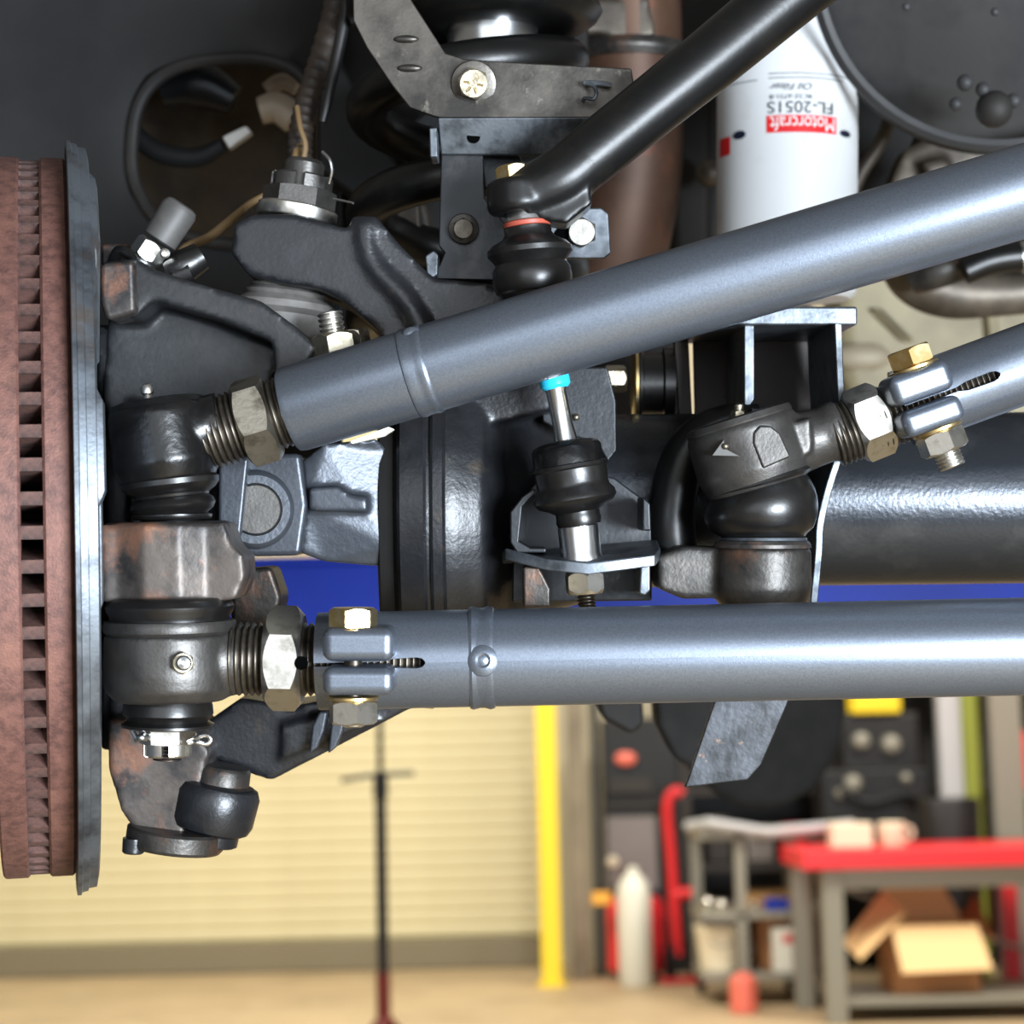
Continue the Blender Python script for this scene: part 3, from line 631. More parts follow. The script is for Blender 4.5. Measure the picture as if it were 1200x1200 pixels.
# ================================================================== COIL SPRING, SPRING SEAT
cs = thing('coil_spring', 'black coil spring behind the stamped steel bracket', 'spring', P(550, 280, 210))
b = MB(); KC = 210; q = S(KC); c0 = P(548, 0, KC); pos = []
for i in range(0, 171):
    th = PI + 2*PI*(i/48); tt = th/(2*PI)    # th = PI at left
    h = 375 - (i/48)*122
    pos.append(c0 - UP*(h*q) + RGT*(math.cos(th)*118*q) + FWD*(math.sin(th)*118*q))
b.tubeW(pos, 25*q, 18); tag(b.build('coil', 'gloss_black', cs), '', ''); 
o = bpy.data.objects['coil']; del o['label']; del o['category']
ss = thing('spring_seat', 'black dished spring cup at the top with a pale cylinder below', 'spring cup', P(590, 30, 200))
b = MB(); b.lathe((592, 20, 205), (592, -60, 205), [(-16, 60), (-14, 92), (-4, 108), (6, 114), (16, 110), (22, 96), (60, 90)], 64); b.build('cup', 'gloss_black', ss)
b = MB(); b.lathe((577, 150, 205), (577, 0, 205), [(0, 50), (100, 53), (120, 53)], 48); b.build('bump_stop', 'bright_steel', ss)

# ================================================================== STAMPED BRACKETS
mb_ = thing('stamped_bracket', 'grey stamped steel bracket bolted in front of the coil spring', 'bracket', P(560, 120, 100))
b = MB(); b.prism([(413, -30), (462, -40), (482, 0), (500, 28), (522, 62), (545, 69), (620, 74), (740, 80), (745, 110), (705, 138), (516, 138), (508, 136), (480, 126), (458, 98), (430, 56), (414, 24)], 92, 4)
b.build('plate', 'bracket_steel', mb_, bevel=.8)
b = MB(); A = [P(513, 138, 92), P(735, 137, 92), P(700, 165, 97), P(688, 182, 101), P(517, 181, 101)]
b.rings([A, [p+FWD*.004 for p in A]]); b.build('bent_flange', 'bracket_blue', mb_, bevel=.8)
b = MB(); b.prism([(503, 150), (512, 149), (513, 184), (504, 184)], 78, 22); b.build('side_tab', 'bracket_blue', mb_, bevel=.8)
b = MB(); b.lathe((555, 98, 92), (555, 98, 80), [(0, 27), (3, 26), (4, 22)], 40, ref=UP); b.build('washer', 'bracket_steel', mb_)
b = MB(); b.hex((555, 98, 90), (555, 98, 70), 19, 15, ref=UP, phase=.2); bh = b.build('bolt_head', 'old_zinc', mb_, angle=20)
for i in range(6):
    a = i*PI/3 + .2; b = MB(); kk = 90 - 15*S(90)*1000
    b.tubeW([P(555+5*math.cos(a), 98+5*math.sin(a), kk), P(555+12*math.cos(a), 98+12*math.sin(a), kk)], .0006, 6); b.build('grade_mark', 'gold_zinc', bh)
b = MB(); b.lathe((555, 160, 98), (555, 160, 80), [(0, 8), (3.2, 8), (3.4, 7.5)], 24, ref=UP); b.build('hole_disc', 'hole_shade', mb_)  # black disc in place of a recess, its shade painted
for x, y in ((476, 46), (480, 80)):
    b = MB(); b.sphere(P(x, y, 92), .0045, (1.6, .5, .5)); b.build('louvre', 'bracket_steel', mb_)
b = MB(); b.tube([(684, 97, 86), (694, 100, 84), (699, 108, 82), (696, 116, 82), (686, 115, 84), (683, 119, 86)], 2.4, 8); b.tube([(684, 97, 86), (705, 98, 86), (716, 100, 88)], 3.2, 8); b.build('spring_clip', 'bracket_blue', mb_)
lbk = thing('lower_bracket', 'dark steel bracket plate hanging below the stamped bracket', 'bracket', P(545, 260, 110))
b = MB(); b.prism([(517, 178), (566, 178), (568, 232), (592, 262), (640, 300), (640, 330), (510, 327), (506, 322), (515, 310), (521, 296), (514, 288)], 104, 4); b.build('plate', 'bracket_dark', lbk, bevel=.8)
b = MB(); b.prism([(498, 300), (508, 293), (514, 298), (513, 322), (506, 326), (500, 322)], 92, 12); b.build('side_tab', 'bracket_blue', lbk, bevel=1)
b = MB(); b.lathe((543, 268, 100), (543, 268, 80), [(0, 18), (3, 17), (4, 13)], 36, ref=UP); b.build('washer', 'raw_iron', lbk)
b = MB(); b.hex((543, 268, 98), (543, 268, 80), 13, 12, ref=UP); b.build('bolt_head', 'thread_steel', lbk, angle=20)
b = MB(); b.prism([(640, 246), (704, 243), (713, 250), (716, 296), (708, 303), (660, 303), (640, 290)], 84, 4); b.build('ear_plate', 'bracket_blue', lbk, bevel=1)
b = MB(); b.hex((682, 272, 84), (682, 272, 60), 18, 12, ref=UP, ch=.4); b.build('bolt_head', 'zinc', lbk, angle=20)
b = MB(); b.lathe((662, 278, 84), (662, 278, 60), [(0, 13), (2, 13), (3, 12)], 24, ref=UP); b.build('hole_disc', 'hole_shade', lbk)  # black disc again, with the recess shade in its colour
b = MB(); b.prism([(560, 168), (600, 166), (612, 186), (608, 222), (566, 222)], 120, 30); b.build('spacer_block', 'bracket_dark', lbk, bevel=2)

# ================================================================== OIL FILTER
of = thing('oil_filter', 'white spin-on oil filter with upside-down printing', 'oil filter', P(921, 200, 450))
KF = 450; q = S(KF); fa = (921, 352, KF); fb = (923, 20, KF)
b = MB(); b.lathe(fa, fb, [(0, 60), (1, 74), (6, 80), (14, 82), (250, 82), (268, 80.5), (300, 66), (322, 56), (326, 54), (332, 30)], 72, ref=-FWD); can = b.build('can', 'filter_white', of)
b = MB(); b.lathe((923, 32, KF), (923, 0, KF), [(0, 50), (2, 56), (8, 56), (10, 50)], 48); b.build('base_seam', 'pale_plastic', of)
b = MB(); b.lathe((924, 24, KF), (924, -20, KF), [(0, 46), (40, 60), (90, 60)], 40); b.build('filter_mount', 'underbody', of)
FA, FB_ = P(*fa), P(*fb); fw = (FB_-FA).normalized(); fr = (RGT - fw*RGT.dot(fw)).normalized(); fn = fr.cross(fw)
if fn.dot(FWD) > 0: fn = -fn
RF = 82*q
def onF(x, y, lift=.0004):
    ph = math.asin(max(-1, min(1, (x-921.5)/82)))
    return FA + fw*((352-y)*q) + (fr*math.sin(ph) + fn*math.cos(ph))*(RF+lift)
def patch(name, m, x0, x1, y0, y1, lift, n=14):
    b = MB(); b.rings([[onF(x0+(x1-x0)*i/n, y, lift) for i in range(n+1)] for y in (y0, y1)], False, False, False)
    return b.build(name, m, can)
def oval(x, y, rx, ry, m='print_navy'):
    b = MB(); n = 24; pts = [onF(x+rx*math.cos(2*PI*i/n), y+ry*math.sin(2*PI*i/n) + (x-921)*.0, .0004) for i in range(n)]
    b.add(pts, [tuple(range(n))]); return b.build('oval_badge', m, can)
def label_text(txt, m, x0, x1, y0, y1, lift=.0007, shear=0):
    cu = bpy.data.curves.new('lettering', 'FONT'); cu.body = txt; cu.size = 1; cu.shear = shear
    tmp = bpy.data.objects.new('lettering', cu); COL.objects.link(tmp)
    me = bpy.data.meshes.new_from_object(tmp.evaluated_get(bpy.context.evaluated_depsgraph_get()))
    vs = [v.co.copy() for v in me.vertices]; fs = [tuple(p.vertices) for p in me.polygons]
    bpy.data.objects.remove(tmp, do_unlink=True); bpy.data.curves.remove(cu); bpy.data.meshes.remove(me)
    ax_, bx_ = min(v.x for v in vs), max(v.x for v in vs); ay, by = min(v.y for v in vs), max(v.y for v in vs)
    b = MB()
    # upside-down print: the text starts at the right, its top points down
    b.add([onF(x1 + (x0-x1)*(v.x-ax_)/(bx_-ax_), y0 + (y1-y0)*(v.y-ay)/(by-ay), lift) for v in vs], fs)
    return b.build('lettering', m, can)
patch('red_panel', 'print_red', 888, 968, 151, 170.5, .0004)
label_text('Motorcraft', 'print_white', 892, 965, 152.5, 168.5)
label_text('FL-2051S', 'print_dark', 889, 963, 135.5, 148.5)
label_text('BC3Z-6731-B', 'print_dark', 891, 938, 127.5, 132.5)
label_text('Oil Filter', 'print_navy', 891, 938, 115, 122.5, shear=.3)
for y, x0, x1 in ((103.5, 890, 984), (108.5, 890, 976)): patch('print_line', 'print_dark', x0, x1, y-.5, y+.5, .0004)
patch('print_line', 'print_dark', 850, 878, 109, 110, .0004)
oval(980, 167.5, 7.5, 4); oval(860, 169, 6.5, 5)
patch('red_panel', 'print_red', 841.5, 851, 168, 189, .0004)

# ================================================================== UNDERBODY BEHIND
dr = thing('black_drum', 'large black round drum with grey rim at the top right', 'drum', P(1180, -55, 330))
b = MB(); b.lathe((1180, -55, 420), (1180, -55, 320), [(0, 200), (0, 226), (60, 229), (66, 229), (72, 216), (70, 200), (76, 150), (80, 20)], 80, ref=UP); b.build('drum_body', 'drum_black', dr)
b = MB(); b.lathe((1180, -55, 352), (1180, -55, 300), [(0, 229), (4, 231), (12, 229), (18, 221), (16, 214)], 80, False, ref=UP); b.build('rim', 'drum_rim', dr)
for x, y, r in ((1131, 97, 10), (1152, 105, 9), (1165, 128, 22), (1188, 118, 9), (1120, 122, 8), (1062, 8, 5), (1166, 14, 5)):
    b = MB(); b.sphere(P(x, y, 338), r*S(338)); b.build('knob', 'drum_rim' if r < 12 else 'drum_black', dr)
ex = thing('exhaust_pipe', 'rusty brown exhaust pipe behind the slanting black bar', 'pipe', P(730, 250, 520))
b = MB(); b.tube([(735, -40, 520), (738, 90, 520), (735, 200, 520), (715, 300, 515), (690, 390, 500)], [62, 62, 64, 66, 66], 32); b.build('pipe', 'exhaust_brown', ex)
b = MB(); b.tube([(738, 56, 520), (738, 66, 520), (738, 76, 520)], [68, 72, 68], 32); b.build('clamp_band', 'raw_iron', ex)
el = thing('cast_elbow', 'grey-brown cast pipe elbow below the black drum', 'elbow', P(1100, 330, 640))
b = MB(); b.tube([(1240, 338, 640), (1170, 345, 640), (1110, 342, 640), (1070, 318, 640), (1062, 270, 640), (1085, 215, 640), (1110, 170, 640)], [26, 26, 31, 34, 33, 34, 40], 28); b.build('elbow_pipe', 'cast_tan', el)
b = MB(); b.tube([(1070, 330, 600), (1100, 318, 590), (1140, 300, 590), (1180, 270, 590)], [16, 20, 22, 22], 20); b.build('boss', 'raw_iron', el)
hs = thing('black_hose', 'short glossy black hose below the upper tube at the right edge', 'hose', P(1190, 300, 560))
b = MB(); b.tube([(1130, 318, 560), (1160, 306, 560), (1200, 300, 560), (1260, 300, 560)], [16, 17, 17, 17], 20); b.build('hose', 'gloss_black', hs)
b = MB(); b.tube([(1195, 301, 560), (1203, 300, 560)], 19, 20, 1); b.build('hose_clamp', 'bright_steel', hs)
pt = thing('pale_pipe', 'thin pale pipe running down beside the white filter', 'pipe', P(1030, 180, 560))
b = MB(); b.tube([(1048, 110, 560), (1042, 140, 560), (1030, 170, 560), (1008, 205, 560), (990, 250, 560)], 8, 14); b.build('pipe_run', 'cast_tan', pt)
b = MB(); b.tube([(1044, 128, 560), (1041, 136, 560)], 11, 14, 1); b.build('pipe_nut', 'old_zinc', pt)
cv = thing('engine_casting', 'tan cast bracket between the white filter and the black drum', 'casting', P(1090, 190, 600))
b = MB(); b.prism([(1060, 175), (1090, 160), (1140, 165), (1170, 180), (1100, 215), (1050, 250), (1030, 250)], 600, 40); b.prism([(1080, 190), (1110, 182), (1120, 200), (1090, 214)], 585, 30); b.build('casting', 'cast_tan', cv, remesh=3, smooth=4)
eg = thing('engine_block', 'dark engine underside filling the space behind the filter', 'engine', P(950, 150, 760))
b = MB(); b.prism([(640, -160), (1320, -160), (1320, 245), (1190, 280), (1120, 260), (1060, 250), (1015, 300), (1000, 330), (975, 336), (830, 372), (640, 420)], 760, 300); b.build('block', 'underbody', eg, bevel=12)
b = MB(); b.prism([(780, 120), (835, 110), (835, 380), (790, 390)], 700, 60); b.build('side_cover', 'underbody', eg, bevel=10)
b = MB(); b.prism([(690, 0), (760, -10), (770, 40), (740, 52), (700, 38), (660, 44), (640, 20)], 480, 40); b.build('front_mount', 'cast_tan', eg, remesh=3, smooth=6)
b = MB(); b.sphere(P(832, 203, 660), .012); b.build('plug', 'cast_tan', eg)
sbd_ = thing('shaded_backdrop', 'added beige shaded-wall casing behind the right-hand adjustable link', 'backdrop', P(1120, 400, 900))  # added panel; its beige stands for the distant wall in shade
b = MB(); b.prism([(978, 240), (1360, 240), (1360, 470), (1250, 500), (1010, 500), (985, 440)], 1150, 120); b.build('backdrop', 'shade_beige', sbd_, bevel=20)
for x0, y0, x1, y1 in ((1020, 360, 1060, 400), (1150, 300, 1165, 470)):
    b = MB(); b.prism([(x0, y0), (x0+14, y0), (x1+14, y1), (x1, y1)], 1135, 30); b.build('backdrop_rib', 'shade_beige', sbd_, bevel=6)
b = MB(); b.sphere(P(1010, 418, 1150), .020, (1.6, .5, .8)); b.build('backdrop_spot', 'column_grey', sbd_)
# frame rail and bay behind the spring
fl = thing('frame_rail', 'dark chassis rail behind the coil spring', 'frame rail', P(520, 200, 420))
b = MB(); b.prism([(392, -160), (690, -160), (690, 330), (800, 360), (800, 500), (392, 500)], 400, 60); b.build('rail_web', 'underbody', fl, bevel=4)
b = MB(); b.prism([(430, 240), (500, 235), (520, 340), (440, 340)], 300, 60); b.build('rail_bracket', 'brown_cavity', fl, bevel=4)
b = MB(); b.prism([(462, 238), (492, 236), (494, 268), (464, 276)], 250, 40); b.build('rail_stop', 'cast_tan', fl, bevel=3)
b = MB(); b.prism([(372, 20), (470, 200), (430, 240), (372, 200)], 330, 50); b.build('rail_gusset', 'liner', fl, bevel=4)
b = MB(); b.prism([(470, 150), (520, 110), (522, 200), (470, 200)], 335, 40); b.build('rail_gusset', 'bracket_dark', fl, bevel=4)

# ---- wheel arch liner with its opening
wl = thing('wheel_arch_liner', 'dark plastic wheel arch liner with an opening at the upper left', 'liner', P(150, 150, 460))
b = MB(); N = 72; cx, cy = 262, 165
def hole_r(a):
    # rounded, wide opening
    x, y = math.cos(a), math.sin(a); e = (abs(x/112)**2.6 + abs(y/100)**2.6)**(-1/2.6); return e*(1 + .22*max(0, x*.6+y*.8) - .10*max(0, -x*.7-y*.7))
def outer_r(a):
    x, y = math.cos(a), math.sin(a); c = []
    if x > 1e-6: c.append((400-cx)/x)
    if x < -1e-6: c.append((-420-cx)/x)
    if y > 1e-6: c.append((560-cy)/y)
    if y < -1e-6: c.append((-420-cy)/y)
    return min(c)
R = []
for fr_, lift in ((0, 60), (0, 14), (.02, 0), (.06, -3), (.12, 0), (.4, -10), (.7, -25), (1, -45)):
    ring = []
    for i in range(N):
        a = 2*PI*i/N; r0, r1 = hole_r(a), outer_r(a); r = r0 + (r1-r0)*fr_
        x, y = cx + r*math.cos(a), cy + r*math.sin(a)
        k = 430 + lift + (cx-x)*.12
        ring.append(P(x, y, k))
    R.append(ring)
b.rings(R, True, False, False); o = b.build('liner_panel', 'liner', wl, angle=50)
d = o.modifiers.new('solid', 'SOLIDIFY'); d.thickness = .003; d.offset = 0
b = MB(); b.prism([(-420, -420), (372, -420), (372, 520), (-420, 520)], 640, 20); b.build('inner_panel', 'brown_cavity', wl, bevel=4)
b = MB(); pos = [P(cx + (hole_r(2*PI*i/60)+3)*math.cos(2*PI*i/60), cy + (hole_r(2*PI*i/60)+3)*math.sin(2*PI*i/60), 428 - hole_r(2*PI*i/60)*math.cos(2*PI*i/60)*.12) for i in range(61)]; b.tubeW(pos, .0050, 10); b.build('lit_rim_bead', 'drum_black', wl)  # bead added in a lighter black to paint the lit rim
b = MB(); b.tube([(150, 150, 500), (185, 178, 495), (230, 185, 490), (262, 170, 485)], [11, 12, 12, 9], 16); b.build('drain_tube', 'liner', wl)
b = MB(); b.prism([(260, 160), (288, 147), (295, 155), (268, 174)], 478, 12); b.build('clip', 'pale_plastic', wl, bevel=1.5)
b = MB(); b.tube([(190, 105, 520), (230, 98, 520), (275, 118, 520)], [22, 30, 18], 18); b.build('bracket_lobe', 'bracket_dark', wl)
b = MB(); b.tube([(305, 130, 500), (325, 126, 500), (345, 140, 500)], [16, 18, 18], 18); b.build('grommet', 'beige_plastic', wl)
b = MB(); b.tube([(312, 106, 510), (330, 96, 510), (348, 104, 510)], [9, 10, 9], 14); b.build('grommet', 'beige_plastic', wl)

# ---- wiring loom
wr = thing('wiring_loom', 'brown taped wiring loom hanging from the top left of the spring', 'wiring loom', P(360, 120, 240))
b = MB(); pts = spline([Vector(p) for p in ((400, -30, 260), (390, 20, 255), (374, 75, 250), (360, 120, 245), (352, 160, 240), (352, 195, 235))], 12)
pos = [P(*p) for p in pts]; rad = [(13.5 + (1.6 if i % 3 == 0 else 0))*S(245) for i in range(len(pos))]
b.tubeW(pos, rad, 14); b.build('corrugated_sleeve', 'loom', wr)
b = MB(); b.tube([(352, 170, 235), (342, 200, 225), (322, 222, 215), (294, 238, 205), (270, 258, 190), (245, 278, 180), (218, 290, 170), (200, 312, 165)], [7, 6, 4, 4, 5, 5.5, 5, 5], 12); b.build('sensor_wire', 'wire_tan', wr)
b = MB(); b.tube([(348, 125, 228), (352, 150, 222), (358, 172, 220), (352, 200, 222)], 3.2, 10); b.build('loose_wire', 'wire_tan', wr)
b = MB(); b.tube([(408, -20, 225), (404, 20, 222), (394, 70, 220), (386, 110, 218), (378, 143, 218)], [7, 7, 7, 6.5, 5], 12); b.build('rubber_strap', 'hose_black', wr)
b = MB(); b.tube([(386, 0, 270), (382, 30, 268), (368, 70, 262)], 4, 8); b.build('loose_wire', 'hose_black', wr)

# ---- hub sensor fitting
hf = thing('hub_fitting', 'grey capped hex fitting tilted on top of the knuckle', 'fitting', P(190, 300, 100))
b = MB(); b.lathe((186, 283, 100), (214, 240, 100), [(0, 17), (2, 21), (44, 22), (50, 19), (52, 14)], 32); b.build('rubber_cap', 'cap_grey', hf)
b = MB(); b.hex((168, 304, 100), (190, 272, 100), 20, 24, phase=.2); b.build('hex_body', 'zinc', hf, angle=20)
b = MB(); b.thread((160, 318, 100), (170, 302, 100), 16, 4, 1.5, 24); b.build('thread', 'bright_steel', hf)
b = MB(); b.lathe((193, 297, 84), (193, 297, 74), [(0, 6), (5, 6), (6, 4), (4, 2)], 20, ref=UP); b.build('bleed_screw', 'zinc', hf)
b = MB(); b.tube([(196, 318, 110), (215, 312, 110), (236, 300, 112)], [18, 20, 17], 20); b.tube([(205, 325, 108), (225, 318, 108)], 16, 16, 1); b.build('hose_stub', 'rubber', hf)
b = MB(); b.prism([(118, 286), (150, 285), (160, 300), (150, 312), (118, 312)], 110, 20); b.build('base_lug', 'rusty_iron', hf, bevel=2)
b = MB(); b.tube([(130, 310, 95), (140, 294, 92), (154, 300, 90), (160, 312, 88)], [6, 7, 6, 4], 12); b.build('lug_clip', 'forged_black', hf)

# ---- dark round housing hanging behind the lower tube
dh = thing('round_housing', 'large dark rounded housing hanging behind the worn steel plate', 'housing', P(895, 820, 500))
b = MB(); b.prism([(772, 760), (985, 760), (994, 830), (986, 880), (958, 925), (915, 950), (872, 950), (835, 930), (800, 895)], 1500, 260); b.build('housing_drum', 'tyre', dh, remesh=9, smooth=8)
b = MB(); b.prism([(765, 790), (850, 790), (850, 905), (820, 905), (790, 890), (770, 850)], 560, 60); b.build('side_lug', 'tyre', dh, bevel=6)
b = MB(); b.prism([(690, 790), (752, 790), (755, 850), (740, 862), (705, 842)], 520, 50); b.build('side_lug', 'underbody', dh, bevel=5)
#@BG
# ================================================================== SHOP BACKGROUND
def wbox(b, x0, x1, y0, y1, Y, dy, rz=0):
    """upright block whose front face is seen between the given pixels at distance Y"""
    c = atY((x0+x1)/2, (y0+y1)/2, Y); w = (x1-x0)*Y/FPX; h = (y1-y0)*Y/FPX
    return b.boxW((c.x, Y+dy/2, c.z), (w, dy, h), rz)
def fbox(b, x0, x1, y0, Y, dy, z0=0.0, rz=0):
    """upright block standing at height z0, top seen at pixel y0"""
    c = atY((x0+x1)/2, y0, Y); w = (x1-x0)*Y/FPX
    return b.boxW((c.x, Y+dy/2, (c.z+z0)/2), (w, dy, c.z-z0), rz)
def vlathe(b, x, Y, z0, prof, n=28):
    c = atY(x, 1000, Y); return b.latheW(Vector((c.x, Y, z0)), (0, 0, 1), prof, n, True, ref=(1, 0, 0))
Zat = lambda x, y, Y: atY(x, y, Y).z
Xat = lambda x, y, Y: atY(x, y, Y).x

# under-hoist stand
st = ground(449, 1262); ST = Vector((st.x, st.y, 0)); Y = st.y
sx = Xat(447, 1000, Y)
us = thing('hoist_stand', 'tall thin black and dark red support stand before the roller door', 'stand', (sx, Y, 0))
zt = Zat(441, 908, Y); top = Zat(440, 745, Y)
vb = lambda z0, z1, r: MB().latheW(Vector((sx, Y, z0)), (0, 0, 1), [(0, r), (z1-z0, r)], 24, True, ref=(1, 0, 0))
vb(.02, Zat(445, 1140, Y), .030).build('lower_tube', 'stand_red', us)
vb(Zat(445, 1142, Y), Zat(441, 925, Y), .024).build('middle_tube', 'stand_black', us)
vb(Zat(441, 935, Y), zt+.01, .031).build('collar', 'stand_black', us)
vb(zt, top, .013).build('screw', 'stand_black', us)
MB().tubeW([(Xat(400, 914, Y), Y, Zat(400, 914, Y)), (Xat(441, 910, Y), Y-.02, zt), (Xat(485, 906, Y), Y, Zat(485, 906, Y))], .011, 12).build('turn_handle', 'stand_black', us)
MB().latheW(Vector((sx, Y, top-.03)), (0, 0, 1), [(0, .03), (.02, .07), (.05, .075)], 28, True, ref=(1, 0, 0)).build('saddle', 'stand_black', us)
for i in range(3):
    a = i*2*PI/3+.4
    MB().tubeW([(sx, Y, .25), (sx+.22*math.cos(a), Y+.22*math.sin(a), .02)], .016, 10).build('foot', 'stand_red', us)

# black tool cabinet with grey panel
tc = thing('tool_cabinet', 'black cabinet with grey panel between column and cart', 'cabinet', (Xat(750, 1100, 12.1), 12.3, 0))
fbox(MB(), 706, 796, 842, 12.25, .4).build('body', 'shop_black', tc, bevel=12)
wbox(MB(), 712, 770, 958, 1042, 12.22, .03).build('panel', 'panel_grey', tc, bevel=6)
wbox(MB(), 712, 764, 912, 930, 12.20, .04).build('drawer', 'shop_dark', tc, bevel=6)
wbox(MB(), 710, 794, 940, 946, 12.21, .04).build('ledge', 'shop_dark', tc, bevel=4)
b = MB(); c = atY(733, 889, 12.2); b.sphere(c, .055, (1.2, .4, .8)); b.build('warning_light', 'salmon', tc)
b = MB(); c = atY(718, 1010, 12.2); b.sphere(c, .035, (1, .4, 1)); b.build('gauge', 'cream_box', tc)
# white cylinder, red tank, handle truck
cy = thing('gas_cylinder', 'white round-topped gas cylinder standing on the floor by the red tank', 'gas cylinder', (Xat(741, 1130, 11.6), 11.6, 0))
zt = Zat(741, 1022, 11.6)
vlathe(MB(), 741, 11.6, 0, [(0, .085), (.02, .098), (zt-.13, .098), (zt-.07, .085), (zt-.03, .06), (zt, .03)]).build('shell', 'white_paint', cy)
vlathe(MB(), 741, 11.6, zt-.01, [(0, .03), (.03, .03), (.04, .02)]).build('valve_cap', 'white_paint', cy)
rt = thing('red_tank', 'bright red portable tank behind the white cylinder', 'tank', (Xat(741, 1130, 11.95), 11.95, 0))
zt = Zat(741, 1050, 11.95)
vlathe(MB(), 743, 11.98, .03, [(0, .13), (.03, .175), (zt-.1, .175), (zt-.04, .14), (zt-.02, .05)]).build('shell', 'red_bright', rt)
wbox(MB(), 694, 716, 1046, 1060, 11.7, .05).build('nozzle', 'orange', rt, bevel=6)
vlathe(MB(), 743, 11.98, 0, [(0, .13), (.04, .13)]).build('foot_ring', 'shop_black', rt)
ht = thing('hand_truck', 'red hand truck with tall bent handle beside the black cabinet', 'hand truck', (Xat(790, 1130, 11.7), 11.7, 0))
hp = [atY(x, y, 11.7) for x, y in ((795, 1120), (790, 1060), (786, 1000), (782, 955), (784, 935), (792, 927), (800, 930))]
b = MB(); b.tubeW(spline(hp, 5), .03, 12); b.build('handle', 'red_paint', ht)
b = MB(); b.tubeW([atY(790, 1048, 11.7), atY(820, 1046, 11.7)], .035, 12); b.build('cross_bar', 'red_paint', ht)
for x in (785, 815):
    b = MB(); c = atY(x, 1110, 11.75); b.latheW(Vector((c.x-.03, 11.75, .12)), (1, 0, 0), [(0, .07), (.005, .12), (.05, .12), (.055, .07)], 28, True, ref=(0, 0, 1)); b.build('wheel', 'tyre', ht)
b = MB(); b.boxW((Xat(800, 1100, 11.7), 11.68, .02), (.28, .2, .02)); b.build('toe_plate', 'red_paint', ht, bevel=3)

# steel cart
YC = 10.5
ct = thing('shop_cart', 'grey steel wheeled cart standing between red tank and red bench', 'cart', (Xat(890, 1180, YC), YC, 0))
for x, y0, Yc in ((866, 968, YC), (962, 975, YC), (815, 975, YC+.55), (925, 975, YC+.55)):
    fbox(MB(), x-6, x+6, y0, Yc, .05, .10).build('post', 'steel_grey', ct, bevel=5)
xl, xr = Xat(812, 980, YC+.3), Xat(968, 980, YC+.3)
for z, t in ((Zat(880, 972, YC), .05), (Zat(880, 1068, YC), .04), (.17, .04)):
    MB().boxW(((xl+xr)/2, YC+.3, z-t/2), (xr-xl, .6, t)).build('shelf', 'steel_grey', ct, bevel=6)
MB().tubeW([atY(806, 968, YC+.1), atY(830, 964, YC-.05), atY(900, 975, YC-.06), atY(1000, 966, YC-.05)], .026, 10).build('rail', 'grey_light', ct)
for x, Yc in ((866, YC), (955, YC), (822, YC+.55), (925, YC+.55)):
    b = MB(); c = atY(x, 1150, Yc); b.latheW(Vector((c.x-.02, Yc+.03, .055)), (1, 0, 0), [(0, .03), (.004, .055), (.036, .055), (.04, .03)], 22, True, ref=(0, 0, 1)); b.build('caster', 'tyre', ct)
z1 = Zat(880, 1068, YC)
for i, (x, Yc, r) in enumerate(((830, YC+.25, .035), (846, YC+.12, .03), (912, YC+.06, .04), (945, YC+.15, .035), (884, YC+.1, .025))):
    b = MB(); c = atY(x, 1060, Yc); b.latheW(Vector((c.x, Yc, z1)), (0, 0, 1), [(0, r*.8), (r*.4, r), (r*1.1, r), (r*1.7, r*.7), (r*2, r*.2)], 24, True, ref=(1, 0, 0))
    tag(b.build('glint_canister', 'chrome'), '', 'canister', 'steel canisters on the cart')  # chrome shapes added to give bokeh glints under the ceiling lamps
lab = {0: 'leftmost shiny steel canister on the cart shelf', 1: 'second shiny canister from the left on the cart shelf', 4: 'smallest shiny canister at the middle of the cart shelf', 2: 'largest shiny canister on the cart shelf, right of the post', 3: 'rightmost shiny steel canister on the cart shelf'}
for i in range(5): bpy.data.objects['glint_canister' + ('' if i == 0 else '.%03d' % i)]['label'] = lab[i]
b = MB(); b.boxW((Xat(928, 1062, YC+.2)-.1, YC+.05, z1+.03), (.12, .08, .06)); tag(b.build('blue_pack', 'lift_blue', bevel=6), 'small blue pack lying on the cart shelf', 'pack')
b = MB(); b.boxW((Xat(922, 1110, YC+.2), YC+.28, .17+.14), (.28, .34, .28)); cbx = tag(b.build('brown_carton', 'card_dark', bevel=5), 'dark brown carton on the lower cart shelf', 'box')
b = MB(); b.boxW((Xat(905, 1110, YC+.2), YC+.36, .452+.055), (.28, .26, .11)); tag(b.build('brown_carton', 'card', bevel=5), 'flat tan carton lying on top of the dark brown carton', 'box')
wc = thing('white_carton', 'white carton with red mark in front of the brown carton', 'box', (Xat(927, 1140, YC), YC+.03, .17))
b = MB(); b.boxW((Xat(930, 1140, YC), YC+.05, .17+.11), (.2, .1, .22)); b.build('carton', 'white_paint', wc, bevel=5)
b = MB(); b.boxW((Xat(928, 1140, YC), YC-.002, .17+.17), (.08, .006, .04)); b.build('red_mark', 'red_paint', wc, bevel=1)
bk = thing('white_bucket', 'white plastic bucket at the left end of the cart', 'bucket', (Xat(843, 1130, YC), YC+.2, .17))
cx_ = Xat(844, 1120, YC+.2)
MB().latheW(Vector((cx_, YC+.2, .172)), (0, 0, 1), [(0, .10), (.03, .105), (.2, .125), (.215, .132), (.23, .13)], 32, True, ref=(1, 0, 0)).build('pail', 'cream_box', bk)
MB().tubeW(spline([Vector((cx_-.125, YC+.2, .37)), Vector((cx_, YC+.05, .30)), Vector((cx_+.125, YC+.2, .37))], 6), .005, 8).build('bail_handle', 'steel_grey', bk)
